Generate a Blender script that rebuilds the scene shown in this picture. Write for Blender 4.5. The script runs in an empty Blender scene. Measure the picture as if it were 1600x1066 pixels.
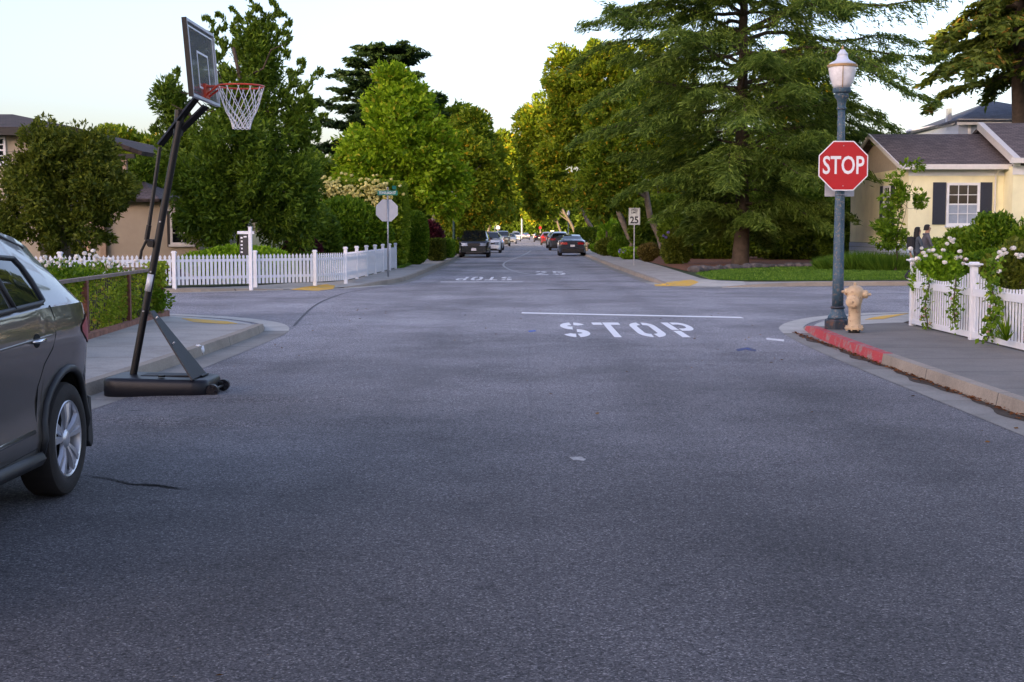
import bpy, bmesh, math, random
import numpy as np
from mathutils import Vector, Matrix, Euler
R = math.radians
scene = bpy.context.scene
COL = scene.collection
# ---------------------------------------------------------------- camera
CAMZ, PITCH, YAW, FPX = 1.60, R(4.63), R(0.52), 2100.0
cam_d = bpy.data.cameras.new('camera'); cam = bpy.data.objects.new('camera', cam_d); COL.objects.link(cam)
cam_d.sensor_width = 36; cam_d.lens = 36*FPX/1600; cam_d.clip_start = .1; cam_d.clip_end = 4000
cam.location = (0, 0, CAMZ); cam.rotation_euler = (R(90)-PITCH, 0, YAW)
scene.camera = cam
# ---------------------------------------------------------------- sky and sun
SUN_EL, SUN_AZ = R(9), R(222)          # azimuth measured clockwise from +Y: behind the camera, to its left
w = bpy.data.worlds.new('World'); scene.world = w; w.use_nodes = True
nt = w.node_tree; bg = nt.nodes['Background']
sky = nt.nodes.new('ShaderNodeTexSky'); sky.sky_type = 'NISHITA'; sky.sun_disc = False
sky.sun_elevation = SUN_EL; sky.sun_rotation = SUN_AZ; sky.air_density = 1.0; sky.dust_density = 2.9; sky.ozone_density = 3
hs = nt.nodes.new('ShaderNodeHueSaturation'); hs.inputs['Saturation'].default_value = .88
nt.links.new(sky.outputs[0], hs.inputs['Color']); tint = nt.nodes.new('ShaderNodeMix'); tint.data_type='RGBA'; tint.blend_type='MULTIPLY'; tint.inputs[0].default_value=1; tint.inputs[7].default_value=(1.15,.92,.90,1)
nt.links.new(hs.outputs[0], tint.inputs[6]); nt.links.new(tint.outputs[2], bg.inputs[0]); bg.inputs[1].default_value = .15
sd = bpy.data.lights.new('sun', 'SUN'); sd.energy = 2.5; sd.angle = R(.5); sd.color = (1, .72, .38)
sun = bpy.data.objects.new('sun', sd); COL.objects.link(sun)
sdir = Vector((math.sin(SUN_AZ)*math.cos(SUN_EL), math.cos(SUN_AZ)*math.cos(SUN_EL), math.sin(SUN_EL)))
sun.rotation_euler = sdir.to_track_quat('Z', 'Y').to_euler()
scene.view_settings.view_transform = 'Standard'; scene.view_settings.look = 'None'
scene.view_settings.gamma = 1; scene.view_settings.exposure = 2.08
scene.cycles.max_bounces = 6; scene.cycles.transparent_max_bounces = 8; scene.cycles.diffuse_bounces = 3
scene.cycles.caustics_reflective = False; scene.cycles.caustics_refractive = False
# ---------------------------------------------------------------- from the photograph's pixels to the place
_m = cam.rotation_euler.to_matrix()
_r, _u, _f = _m @ Vector((1,0,0)), _m @ Vector((0,1,0)), _m @ Vector((0,0,-1))
def ray(px, py): return _f + _r*((px-800)/FPX) + _u*((533-py)/FPX)
def G(px, py, z=0.0):
    d = ray(px, py); t = (z-CAMZ)/d.z; return Vector((d.x*t, d.y*t, z))
def W(px, py, D):
    d = ray(px, py); t = D/d.y; return Vector((d.x*t, D, CAMZ+d.z*t))
def WX(px, D): return W(px, 363, D).x
def WZ(py, D): return W(819, py, D).z
# ---------------------------------------------------------------- objects
def tag(o, label=None, cat=None, group=None, kind=None):
    if label: o['label'] = label
    if cat: o['category'] = cat
    if group: o['group'] = group
    if kind: o['kind'] = kind
    return o
def empty(name, loc=(0,0,0), rz=0, label=None, cat=None, group=None):
    o = bpy.data.objects.new(name, None); COL.objects.link(o); o.location = loc; o.rotation_euler = (0,0,rz)
    o.empty_display_size = .2
    return tag(o, label, cat, group)
def link(name, me, parent=None, mats=None, smooth=False):
    o = bpy.data.objects.new(name, me); COL.objects.link(o)
    if mats is not None:
        for m in (mats if isinstance(mats, (list, tuple)) else [mats]): me.materials.append(m)
    if smooth: me.polygons.foreach_set('use_smooth', [True]*len(me.polygons))
    if parent: o.parent = parent
    return o
def children(o): return list(o.children)
def copy_tree(o, parent=None, ch=None):
    c = o.copy(); COL.objects.link(c); c.parent = parent
    for k in children(o): copy_tree(k, c)
    return c
class MB:
    """collects shapes and links them as ONE mesh"""
    def __init__(s): s.v=[]; s.f=[]; s.mi=[]; s.cur=0
    def add(s, vs, fs, M=None):
        b=len(s.v)
        s.v += [tuple((M@Vector(p)) if M else p) for p in vs]
        s.f += [tuple(b+i for i in f) for f in fs]; s.mi += [s.cur]*len(fs); return s
    def box(s, x0,x1,y0,y1,z0,z1, M=None):
        return s.add([(x0,y0,z0),(x1,y0,z0),(x1,y1,z0),(x0,y1,z0),(x0,y0,z1),(x1,y0,z1),(x1,y1,z1),(x0,y1,z1)],
            [(0,3,2,1),(4,5,6,7),(0,1,5,4),(1,2,6,5),(2,3,7,6),(3,0,4,7)], M)
    def tube(s, pts, rad, n=8, cap=True, flat=1.0):
        pts=[Vector(p) for p in pts]; rs = rad if isinstance(rad,(list,tuple)) else [rad]*len(pts)
        vs=[]; prev=None
        for i,p in enumerate(pts):
            t=(pts[min(i+1,len(pts)-1)]-pts[max(i-1,0)])
            if t.length<1e-9: t=Vector((0,0,1))
            t.normalize()
            if prev is None:
                a = Vector((0,0,1)) if abs(t.z)<.9 else Vector((1,0,0)); u=t.cross(a).normalized()
            else:
                u=(prev-t*prev.dot(t)); u = u.normalized() if u.length>1e-6 else t.orthogonal().normalized()
            prev=u; w_=t.cross(u)
            for k in range(n):
                a=2*math.pi*k/n; vs.append(p+(u*math.cos(a)+w_*math.sin(a)*flat)*rs[i])
        fs=[]
        for i in range(len(pts)-1):
            for k in range(n):
                fs.append((i*n+k,i*n+(k+1)%n,(i+1)*n+(k+1)%n,(i+1)*n+k))
        if cap: fs += [tuple(reversed(range(n))), tuple(range((len(pts)-1)*n, len(pts)*n))]
        return s.add(vs,fs)
    def ring(s, c, r, t, axis='z', n=32, m=8, a0=0, a1=2*math.pi):
        pts=[]; full=abs(a1-a0-2*math.pi)<1e-6; N=n if full else n+1
        vs=[]
        for i in range(N):
            a=a0+(a1-a0)*i/n
            for k in range(m):
                b=2*math.pi*k/m; rr=r+t*math.cos(b); h=t*math.sin(b)
                p={'z':(rr*math.cos(a),rr*math.sin(a),h),'x':(h,rr*math.cos(a),rr*math.sin(a)),'y':(rr*math.cos(a),h,rr*math.sin(a))}[axis]
                vs.append((c[0]+p[0],c[1]+p[1],c[2]+p[2]))
        fs=[]
        for i in range(n):
            j=(i+1)%N
            for k in range(m): fs.append((i*m+k,j*m+k,j*m+(k+1)%m,i*m+(k+1)%m))
        return s.add(vs,fs)
    def lathe(s, prof, n=24, M=None, mod=None, cap=True):
        vs=[]
        for (r,z) in prof:
            for k in range(n):
                a=2*math.pi*k/n; rr=r*(mod(a,z) if mod else 1); vs.append((rr*math.cos(a),rr*math.sin(a),z))
        fs=[(i*n+k,i*n+(k+1)%n,(i+1)*n+(k+1)%n,(i+1)*n+k) for i in range(len(prof)-1) for k in range(n)]
        if cap: fs += [tuple(reversed(range(n))), tuple(range((len(prof)-1)*n,len(prof)*n))]
        return s.add(vs,fs,M)
    def prism(s, outline, h0, h1, plane='xy', M=None):
        n=len(outline)
        def pt(a,b,h): return {'xy':(a,b,h),'xz':(a,h,b),'yz':(h,a,b)}[plane]
        vs=[pt(a,b,h0) for a,b in outline]+[pt(a,b,h1) for a,b in outline]
        return s.add(vs,[tuple(range(n)),tuple(range(n,2*n))]+[(i,(i+1)%n,n+(i+1)%n,n+i) for i in range(n)],M)
    def grid(s, rows):
        n=len(rows[0]); vs=[p for r in rows for p in r]
        return s.add(vs,[(i*n+j,i*n+j+1,(i+1)*n+j+1,(i+1)*n+j) for i in range(len(rows)-1) for j in range(n-1)])
    def build(s, name, mats, parent=None, smooth=False, bevel=0, fix=True, auto=None):
        me=bpy.data.meshes.new(name); me.from_pydata(s.v,[],s.f)
        me.polygons.foreach_set('material_index', s.mi)
        if fix:
            bm=bmesh.new(); bm.from_mesh(me); bmesh.ops.recalc_face_normals(bm, faces=bm.faces)
            if bevel: bmesh.ops.bevel(bm, geom=bm.edges[:], offset=bevel, segments=1, affect='EDGES', clamp_overlap=True)
            bm.to_mesh(me); bm.free()
        o=link(name, me, parent, mats, smooth)
        if smooth and auto: me.set_sharp_from_angle(angle=R(auto))
        return o
def text_mesh(body, size, extrude=.002, offset=0, xs=1.0):
    cu=bpy.data.curves.new('lettering','FONT'); cu.body=body; cu.size=size; cu.extrude=extrude; cu.offset=offset
    cu.align_x='CENTER'; cu.align_y='CENTER'; cu.resolution_u=3
    o=bpy.data.objects.new('lettering',cu); COL.objects.link(o)
    me=bpy.data.meshes.new_from_object(o.evaluated_get(bpy.context.evaluated_depsgraph_get()))
    bpy.data.objects.remove(o); bpy.data.curves.remove(cu)
    me.transform(Matrix.Diagonal((xs,1,1,1)))
    return me
# ---------------------------------------------------------------- materials
def newmat(name):
    m=bpy.data.materials.new(name); m.use_nodes=True; n=m.node_tree; return m,n,n.nodes['Principled BSDF']
def coord(n, world=False):
    if world: return n.nodes.new('ShaderNodeNewGeometry').outputs['Position']
    return n.nodes.new('ShaderNodeTexCoord').outputs['Object']
def noise(n, vec, scale, detail=4, rough=.6, out='Fac'):
    t=n.nodes.new('ShaderNodeTexNoise'); t.inputs['Scale'].default_value=scale; t.inputs['Detail'].default_value=detail
    t.inputs['Roughness'].default_value=rough; n.links.new(vec,t.inputs['Vector']); return t.outputs[out]
def ramp(n, fac, stops):
    r=n.nodes.new('ShaderNodeValToRGB'); e=r.color_ramp.elements
    while len(e)<len(stops): e.new(.5)
    for i,(p,c) in enumerate(stops):
        e[i].position=p; e[i].color=(*c,1) if len(c)==3 else c
    n.links.new(fac,r.inputs[0]); return r.outputs[0]
def mix(n, fac, a, b, mode='MIX'):
    x=n.nodes.new('ShaderNodeMix'); x.data_type='RGBA'; x.blend_type=mode
    for i,v in ((0,fac),(6,a),(7,b)):
        if hasattr(v,'links'): n.links.new(v,x.inputs[i])
        elif i==0: x.inputs[0].default_value=v
        else: x.inputs[i].default_value=(*v,1)
    return x.outputs[2]
def mth(n, op, a, b=0.0, clamp=False):
    x=n.nodes.new('ShaderNodeMath'); x.operation=op; x.use_clamp=clamp
    for i,v in enumerate((a,b)):
        if hasattr(v,'links'): n.links.new(v,x.inputs[i])
        else: x.inputs[i].default_value=v
    return x.outputs[0]
def bump(n, b, h, s=.3, d=.01):
    x=n.nodes.new('ShaderNodeBump'); x.inputs['Strength'].default_value=s; x.inputs['Distance'].default_value=d
    n.links.new(h,x.inputs['Height']); n.links.new(x.outputs[0],b.inputs['Normal'])
def M_(name, c, rough=.6, metal=0, var=.18, scale=6, bmp=0, c2=None, coat=0, world=False, spec=None):
    m,n,b=newmat(name); v=coord(n,world)
    f=noise(n,v,scale,5)
    lo=tuple(x*(1-var) for x in c); hi=tuple(min(1,x*(1+var)) for x in (c2 or c))
    n.links.new(ramp(n,f,[(.3,lo),(.7,hi)]),b.inputs['Base Color'])
    b.inputs['Roughness'].default_value=rough; b.inputs['Metallic'].default_value=metal
    if coat: b.inputs['Coat Weight'].default_value=coat; b.inputs['Coat Roughness'].default_value=.04
    if spec is not None: b.inputs['Specular IOR Level'].default_value=spec
    if bmp: bump(n,b,noise(n,v,scale*6,4),bmp,.004)
    return m
def leafmat(name, a, c, trans=.35, accent=None, acc=.06):
    """leaves differ from each other and from bough to bough"""
    m,n,b=newmat(name); n.nodes.remove(b); out=n.nodes['Material Output']
    g=n.nodes.new('ShaderNodeNewGeometry')
    f=mth(n,'ADD',mth(n,'MULTIPLY',g.outputs['Random Per Island'],.55),mth(n,'MULTIPLY',noise(n,g.outputs['Position'],.55,3),.55))
    col=ramp(n,f,[(.2,a),(.8,c)])
    if accent:
        k=mth(n,'LESS_THAN',g.outputs['Random Per Island'],acc); col=mix(n,k,col,accent)
    d=n.nodes.new('ShaderNodeBsdfDiffuse'); t=n.nodes.new('ShaderNodeBsdfTranslucent'); s=n.nodes.new('ShaderNodeMixShader')
    gl=n.nodes.new('ShaderNodeBsdfGlossy'); gl.inputs['Roughness'].default_value=.45; s2=n.nodes.new('ShaderNodeMixShader')
    s.inputs[0].default_value=trans; s2.inputs[0].default_value=.012
    n.links.new(col,d.inputs[0]); n.links.new(col,t.inputs[0]); gl.inputs[0].default_value=(.7,.8,.9,1)
    n.links.new(d.outputs[0],s.inputs[1]); n.links.new(t.outputs[0],s.inputs[2])
    n.links.new(s.outputs[0],s2.inputs[1]); n.links.new(gl.outputs[0],s2.inputs[2]); n.links.new(s2.outputs[0],out.inputs[0])
    return m
# ================================================================ SETTING: terrain, road, pavements
def asphalt():
    m,n,b=newmat('asphalt'); p=coord(n,True)
    mp=n.nodes.new('ShaderNodeMapping'); mp.inputs['Scale'].default_value=(1,.35,1); n.links.new(p,mp.inputs[0])
    big=noise(n,mp.outputs[0],.35,4); med=noise(n,p,2.2,5,.65)
    c=ramp(n,big,[(.3,(.084,.081,.082)),(.55,(.106,.102,.104)),(.75,(.128,.124,.126))])
    c=mix(n,mth(n,'MULTIPLY',med,.5),c,(.084,.081,.082))
    vo=n.nodes.new('ShaderNodeTexVoronoi'); vo.inputs['Scale'].default_value=130; n.links.new(p,vo.inputs['Vector'])
    agg=n.nodes.new('ShaderNodeSeparateColor'); n.links.new(vo.outputs['Color'],agg.inputs[0])
    st=ramp(n,agg.outputs[0],[(0,(.40,.40,.42)),(.5,(.90,.90,.92)),(.84,(1.15,1.15,1.18)),(1,(2.5,2.45,2.4))])
    c=mix(n,1.0,c,st,'MULTIPLY')
    fine=noise(n,p,60,2,.7); c=mix(n,1.0,c,ramp(n,fine,[(.3,(.58,.58,.60)),(.7,(1.42,1.42,1.42))]),'MULTIPLY')
    pit=noise(n,p,24,4,.75); c=mix(n,1.0,c,ramp(n,pit,[(.36,(.55,.55,.56)),(.47,(.95,.95,.95)),(.60,(1.04,1.04,1.04)),(.70,(1.28,1.28,1.28))]),'MULTIPLY')
    # dark scuffs and tar spots
    mp2=n.nodes.new('ShaderNodeMapping'); mp2.inputs['Scale'].default_value=(3.2,4.4,1); n.links.new(p,mp2.inputs[0])
    sp=noise(n,mp2.outputs[0],1.2,3,.6); c=mix(n,mth(n,'MULTIPLY',ramp(n,sp,[(.64,(0,0,0)),(.72,(1,1,1))]),.45),c,(.014,.013,.014))
    v3=n.nodes.new('ShaderNodeTexVoronoi'); v3.inputs['Scale'].default_value=2.6; wv=n.nodes.new('ShaderNodeVectorMath'); wv.operation='ADD'
    nz=n.nodes.new('ShaderNodeTexNoise'); nz.inputs['Scale'].default_value=14; n.links.new(p,nz.inputs['Vector']); sc_=n.nodes.new('ShaderNodeVectorMath'); sc_.operation='SCALE'; sc_.inputs['Scale'].default_value=.09
    n.links.new(nz.outputs['Color'],sc_.inputs[0]); n.links.new(p,wv.inputs[0]); n.links.new(sc_.outputs[0],wv.inputs[1]); n.links.new(wv.outputs[0],v3.inputs['Vector'])
    cc=n.nodes.new('ShaderNodeSeparateColor'); n.links.new(v3.outputs['Color'],cc.inputs[0])
    spot=mth(n,'LESS_THAN',v3.outputs['Distance'],mth(n,'MULTIPLY',mth(n,'SUBTRACT',cc.outputs[0],.62,True),.24))
    c=mix(n,mth(n,'MULTIPLY',spot,.35),c,(.012,.011,.012))
    # scattered straw-coloured litter by the left kerb
    v2=n.nodes.new('ShaderNodeTexVoronoi'); v2.inputs['Scale'].default_value=16; v2.inputs['Randomness'].default_value=1; n.links.new(p,v2.inputs['Vector'])
    sx=n.nodes.new('ShaderNodeSeparateXYZ'); n.links.new(p,sx.inputs[0])
    lit=mth(n,'MULTIPLY',mth(n,'LESS_THAN',v2.outputs['Distance'],.055),mth(n,'LESS_THAN',sx.outputs[0],-.9))
    c=mix(n,mth(n,'MULTIPLY',lit,.7),c,(.28,.19,.09))
    # construction seam running down the middle of the street
    wob=noise(n,p,.5,2); seam=mth(n,'LESS_THAN',mth(n,'ABSOLUTE',mth(n,'SUBTRACT',sx.outputs[0],mth(n,'MULTIPLY',wob,.12))),.012)
    c=mix(n,mth(n,'MULTIPLY',seam,.10),c,(.03,.03,.034))
    # wheel tracks polished a little darker, wandering patches of wear
    trk=mth(n,'ABSOLUTE',mth(n,'SUBTRACT',mth(n,'ABSOLUTE',mth(n,'SUBTRACT',mth(n,'ABSOLUTE',sx.outputs[0]),2.0)),.78))
    c=mix(n,mth(n,'MULTIPLY',mth(n,'SUBTRACT',1,mth(n,'MULTIPLY',trk,2.6),True),.55),c,mix(n,1.0,c,(.80,.80,.80),'MULTIPLY'))
    pat=ramp(n,noise(n,p,.28,6,.7),[(.38,(.74,.74,.74)),(.5,(1,1,1)),(.64,(1.24,1.24,1.24))]); c=mix(n,1.0,c,pat,'MULTIPLY')
    # paler with distance: older surfacing plus grazing sky sheen put into the colour
    far_sheen=mth(n,'MULTIPLY',mth(n,'SUBTRACT',mth(n,'ADD',sx.outputs[1],mth(n,'MULTIPLY',wob,5)),9),.06,True)
    c=mix(n,far_sheen,c,mix(n,1.0,c,(3.3,3.3,3.3),'MULTIPLY'))
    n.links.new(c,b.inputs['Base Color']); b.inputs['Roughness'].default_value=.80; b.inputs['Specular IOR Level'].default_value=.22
    bump(n,b,mth(n,'ADD',fine,mth(n,'MULTIPLY',agg.outputs[0],.7)),.5,.005)
    return m
def concrete(name,c,jy=1.5,jx=0,stain=(.16,.13,.10),sf=.35):
    m,n,b=newmat(name); p=coord(n,True)
    f=noise(n,p,1.4,6,.65); g=noise(n,p,45,3)
    col=ramp(n,f,[(.25,tuple(x*.72 for x in c)),(.5,c),(.8,tuple(min(1,x*1.18) for x in c))])
    col=mix(n,1.0,col,ramp(n,g,[(.3,(.82,.82,.82)),(.7,(1.12,1.12,1.12))]),'MULTIPLY')
    col=mix(n,mth(n,'MULTIPLY',ramp(n,noise(n,p,.8,5,.7),[(.52,(0,0,0)),(.7,(1,1,1))]),sf),col,stain)
    s=n.nodes.new('ShaderNodeSeparateXYZ'); n.links.new(p,s.inputs[0])
    for ax,per in ((1,jy),(0,jx)):
        if per:
            q=mth(n,'ABSOLUTE',mth(n,'SUBTRACT',mth(n,'FRACT',mth(n,'DIVIDE',mth(n,'ADD',s.outputs[ax],500.3),per)),.5))
            col=mix(n,mth(n,'MULTIPLY',mth(n,'GREATER_THAN',q,.5-.011/per),.8),col,(.05,.045,.04))
    n.links.new(col,b.inputs['Base Color']); b.inputs['Roughness'].default_value=.85; bump(n,b,g,.25,.004)
    return m
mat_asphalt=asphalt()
mat_walk=concrete('pavement_concrete',(.40,.365,.325),1.5)
mat_walk_light=concrete('ramp_concrete',(.47,.45,.41),0,0,sf=.2)
mat_kerb=concrete('kerb_concrete',(.33,.28,.225),2.2)
mat_gutter=concrete('gutter_concrete',(.25,.235,.21),3.0,stain=(.10,.08,.06),sf=.5)
def worn(name,c,under,amt=(.42,.5),scale=7):
    m,n,b=newmat(name); p=coord(n,True)
    k=ramp(n,mth(n,'ADD',mth(n,'MULTIPLY',noise(n,p,scale,6,.75),.7),mth(n,'MULTIPLY',noise(n,p,scale*9,3,.8),.3)),[(amt[0],(0,0,0)),(amt[1],(1,1,1))])
    n.links.new(mix(n,k,under,c),b.inputs['Base Color']); b.inputs['Roughness'].default_value=.8; bump(n,b,noise(n,p,60,2),.4,.004)
    return m
mat_red=worn('red_kerb_paint',(.46,.05,.06),(.30,.22,.20),(.43,.49),5)
mat_yellow=worn('yellow_ramp_paint',(.72,.42,.05),(.42,.38,.30),(.36,.50),4)
mat_paint=worn('road_paint',(.86,.86,.87),(.20,.20,.21),(.33,.40),9)
mat_paint_old=worn('faded_road_paint',(.80,.80,.81),(.34,.34,.35),(.34,.50),9)
def grassmat(name,a,c,scale=3.5):
    m,n,b=newmat(name); p=coord(n,True)
    f=mth(n,'ADD',mth(n,'MULTIPLY',noise(n,p,scale,5,.7),.6),mth(n,'MULTIPLY',noise(n,p,scale*14,3,.8),.4))
    n.links.new(ramp(n,f,[(.35,a),(.62,c)]),b.inputs['Base Color']); b.inputs['Roughness'].default_value=.9
    bump(n,b,noise(n,p,60,2),.8,.02); return m
mat_lawn=grassmat('lawn_grass',(.06,.12,.010),(.19,.28,.025))
mat_soil=grassmat('garden_soil',(.035,.022,.014),(.085,.05,.03))
mat_mulch=grassmat('bark_mulch',(.09,.038,.018),(.30,.12,.055),5)
mat_terr=grassmat('terrain_grass',(.02,.035,.01),(.05,.07,.02),.6)

b=MB(); b.grid([[(x,y,-.03) for x in (-1500,-300,-100,-40,40,100,300,1500)] for y in (-1500,-300,-60,0,60,200,700,1500)])
tag(b.build('ground',mat_terr),kind='structure')
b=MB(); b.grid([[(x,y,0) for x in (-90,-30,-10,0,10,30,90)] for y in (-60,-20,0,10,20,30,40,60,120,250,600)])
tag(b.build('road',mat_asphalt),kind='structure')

def resamp(pts,n):
    P=[Vector(p) for p in pts]; L=[0]
    for i in range(1,len(P)): L.append(L[-1]+(P[i]-P[i-1]).length)
    out=[]; j=0
    for k in range(n):
        s=L[-1]*k/(n-1)
        while j<len(P)-2 and L[j+1]<s: j+=1
        t=(s-L[j])/max(1e-9,L[j+1]-L[j]); out.append(P[j].lerp(P[j+1],min(1,max(0,t))))
    return out
def offset(path,d):
    out=[]
    for i,p in enumerate(path):
        t=(path[min(i+1,len(path)-1)]-path[max(i-1,0)]); t=Vector((t.x,t.y,0)).normalized()
        out.append(p+Vector((-t.y,t.x,0))*d)
    return out
def smooth_path(pts,it=2):
    P=[Vector(p) for p in pts]
    for _ in range(it):
        Q=[P[0]]
        for a,c in zip(P,P[1:]): Q += [a.lerp(c,.25),a.lerp(c,.75)]
        P=Q+[P[-1]]
    return P
def corner_block(name, path, inner, side, soil_poly, soilmat, red=None, gut=.4, walk=None):
    """path = kerb foot as (x,y,height); inner = back of the pavement; side=+1 when the pavement lies left of the path's direction"""
    path=smooth_path(path,2)
    # kerb
    b=MB()
    prof=[(0,0),(.025,1),(.15,1.0)]
    rows=[]
    for o,(hz) in prof:
        q=offset([Vector((p.x,p.y,0)) for p in path],side*o)
        rows.append([(v.x,v.y,(p.z*hz if hz else -.01)) for v,p in zip(q,path)])
    n=len(path)
    vs=[p for r in rows for p in r]
    for i in range(2):
        for j in range(n-1):
            if max(path[j].z,path[j+1].z)<.03: continue
            mid=(path[j]+path[j+1])/2
            b.cur = 1 if (red and red[0]<mid.y<red[1]) else 0
            b.add([vs[i*n+j],vs[i*n+j+1],vs[(i+1)*n+j+1],vs[(i+1)*n+j]],[(0,1,2,3)])
    if b.v: tag(b.build('kerb',[mat_kerb,mat_red]),kind='structure')
    # gutter pan
    b=MB(); g=offset([Vector((p.x,p.y,0)) for p in path],-side*gut)
    for j in range(len(path)-1):
        b.cur=1 if max(path[j].z,path[j+1].z)<.115 else 0
        b.add([(g[j].x,g[j].y,.004),(g[j+1].x,g[j+1].y,.004),(path[j+1].x,path[j+1].y,.006),(path[j].x,path[j].y,.006)],[(0,1,2,3)])
    tag(b.build('gutter',[mat_gutter,mat_walk_light]),kind='structure')
    # pavement
    q=offset([Vector((p.x,p.y,0)) for p in path],side*.15)
    q=[Vector((v.x,v.y,max(.010,p.z-.004))) for v,p in zip(q,path)]
    Q=[q[0]]
    for a,c in zip(q,q[1:]):
        m=max(1,int((c-a).length/2)) if min(a.length,c.length)<120 else 1
        Q += [a.lerp(c,(i+1)/m) for i in range(m)]
    N=len(Q); IN=[Vector(v) for v in inner]
    def near(p,lo):
        best=None
        for i in range(len(IN)-1):
            a,c=IN[i],IN[i+1]; d=c-a; t=max(0,min(1,(Vector((p.x-a.x,p.y-a.y,0))).dot(Vector((d.x,d.y,0)))/max(1e-9,d.x*d.x+d.y*d.y)))
            if i+t<lo: 
                if i+1<=lo: continue
                t=lo-i
            h=a.lerp(c,t); e=(h.x-p.x)**2+(h.y-p.y)**2
            if best is None or e<best[0]-1e-9: best=(e,i+t,h)
        return best
    I=[]; lo=0
    for v in Q: e_,lo,h=near(v,lo); I.append(h.copy())
    I[0]=IN[0].copy(); I[-1]=IN[-1].copy()
    b=MB(); rows=[]
    for k in range(9):
        t=k/8; rows.append([])
        for a,c in zip(Q,I):
            v=a.lerp(c,t); L=(c-a).length; e=min(1,t*L/1.5); e=e*e*(3-2*e); v.z=a.z+(c.z-a.z)*e; rows[-1].append(tuple(v))
    for j in range(N-1):
        for k in range(8):
            b.cur = 1 if Q[j].z<.06 or Q[j+1].z<.06 else 0
            b.add([rows[k][j],rows[k][j+1],rows[k+1][j+1],rows[k+1][j]],[(0,1,2,3)])
    tag(b.build('pavement',[walk or mat_walk,mat_walk_light]),kind='structure')
    b=MB(); poly=[(x,y) for x,y,z in inner]+list(soil_poly)
    me=bpy.data.meshes.new(name); bm=bmesh.new(); vv=[bm.verts.new((x,y,.125)) for x,y in poly]
    es=[bm.edges.new((vv[i],vv[(i+1)%len(vv)])) for i in range(len(vv))]
    bmesh.ops.triangle_fill(bm,use_beauty=True,edges=es,use_dissolve=False)
    bmesh.ops.recalc_face_normals(bm,faces=bm.faces)
    if bm.faces and bm.faces[0].normal.z<0: bmesh.ops.reverse_faces(bm,faces=bm.faces)
    bm.to_mesh(me); bm.free(); tag(link(name,me,None,soilmat),kind='structure')
H=.13
corner_block('garden_soil',[(4.45,-40,H),(4.4,0,H),(4.33,9,H),(4.33,13,H),(4.33,16,H),(4.36,18.6,H),(4.45,20.6,H),(4.55,21.7,.10),(4.68,22.6,.01),(5.05,23.8,.01),(5.7,25.1,.01),(6.6,26.1,.01),(7.8,26.75,.01),(9.0,26.95,.02),(9.6,27,.1),(12,27.05,H),(90,27.2,H)],
    [(6.15,-40,H),(6.15,10,H),(6.15,16,H),(6.18,21.2,H),(6.2,22,H),(6.9,23.4,.12),(7.6,24.2,.12),(9,25,H),(12,25.3,H),(90,25.4,H)],-1,[(90,-40)],mat_soil,red=(16.4,22.0),walk=concrete('old_pavement_concrete',(.20,.18,.16),1.5))
corner_block('garden_soil',[(-4.8,-40,H),(-4.78,0,H),(-4.72,8,H),(-4.45,10.6,H),(-4.24,12.6,H),(-4.17,16,H),(-4.14,20,H),(-4.17,21.4,H),(-4.3,22.2,.09),(-4.45,22.9,.01),(-4.75,23.7,.01),(-5.6,24.9,.01),(-6.8,25.8,.01),(-8,26.3,.02),(-10,26.5,H),(-90,27,H)],
    [(-6.0,-40,H),(-6.0,10,H),(-6.1,18.5,H),(-6.45,23.2,H),(-6.7,23.9,.12),(-7.6,24.4,.12),(-9,24.6,H),(-12,24.6,H),(-90,25,H)],1,[(-90,-40)],mat_soil)
corner_block('garden_ground',[(-90,18,H),(-30,30.5,H),(-9.5,35.3,H),(-7.3,36.9,.05),(-6.3,37.4,.01),(-5.4,38.0,.01),(-4.75,39.4,.05),(-4.3,40.8,H),(-3.95,43,H),(-3.88,46,H),(-3.9,58,H),(-4.1,84,H),(-4.3,150,H),(-4.6,560,H)],
    [(-90,18.6,H),(-30,31.0,H),(-9.9,35.6,.15),(-8.4,37.0,.15),(-7.2,38.2,.15),(-5.9,39.6,.15),(-5.35,41.2,.15),(-5.25,46,.15),(-5.3,54,H),(-5.7,84,H),(-5.9,150,H),(-6.2,560,H)],1,[(-90,560)],mat_terr,gut=.3)
corner_block('garden_ground',[(90,43.5,H),(30,41.5,H),(11.7,40.5,H),(8.2,39.9,H),(6.6,39.1,.08),(5.6,38.9,.01),(4.8,39.5,.01),(4.3,40.6,.02),(4.15,42,.1),(4.1,44,H),(4.06,50,H),(4.0,60,H),(4.1,85,H),(4.3,150,H),(4.6,560,H)],
    [(90,44.1,H),(30,42.1,H),(11.7,41.0,H),(8.2,40.5,H),(6.6,40.4,H),(5.9,41.2,H),(5.65,43,H),(5.8,50,H),(6.0,60,H),(6.2,85,H),(6.3,150,H),(6.6,560,H)],-1,[(90,560)],mat_terr,gut=.3)
def sheet(name, poly, z, m, kind='structure'):
    me=bpy.data.meshes.new(name); me.from_pydata([(x,y,z) if not callable(z) else (x,y,z(x,y)) for x,y in poly],[],[tuple(range(len(poly)))])
    return tag(link(name,me,None,m),kind=kind)
sheet('lawn',[(5.75,41.6),(6.6,40.9),(8.2,40.75),(11.7,41.3),(40,42.4),(40,60.5),(22,59.5),(15,57.5),(10,55),(7.5,51.5),(6.0,47.5)],.14,mat_lawn)
sheet('mulch_bed',[(6.1,50),(7.4,51.7),(10,55.2),(15,57.7),(22,59.7),(24,80),(6.3,82),(6.1,60)],.15,mat_mulch)
sheet('grass_verge',[(-5.3,54.2),(-4.95,55),(-5.4,78),(-7.5,78),(-6.3,54.2)],.14,mat_lawn)
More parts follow.
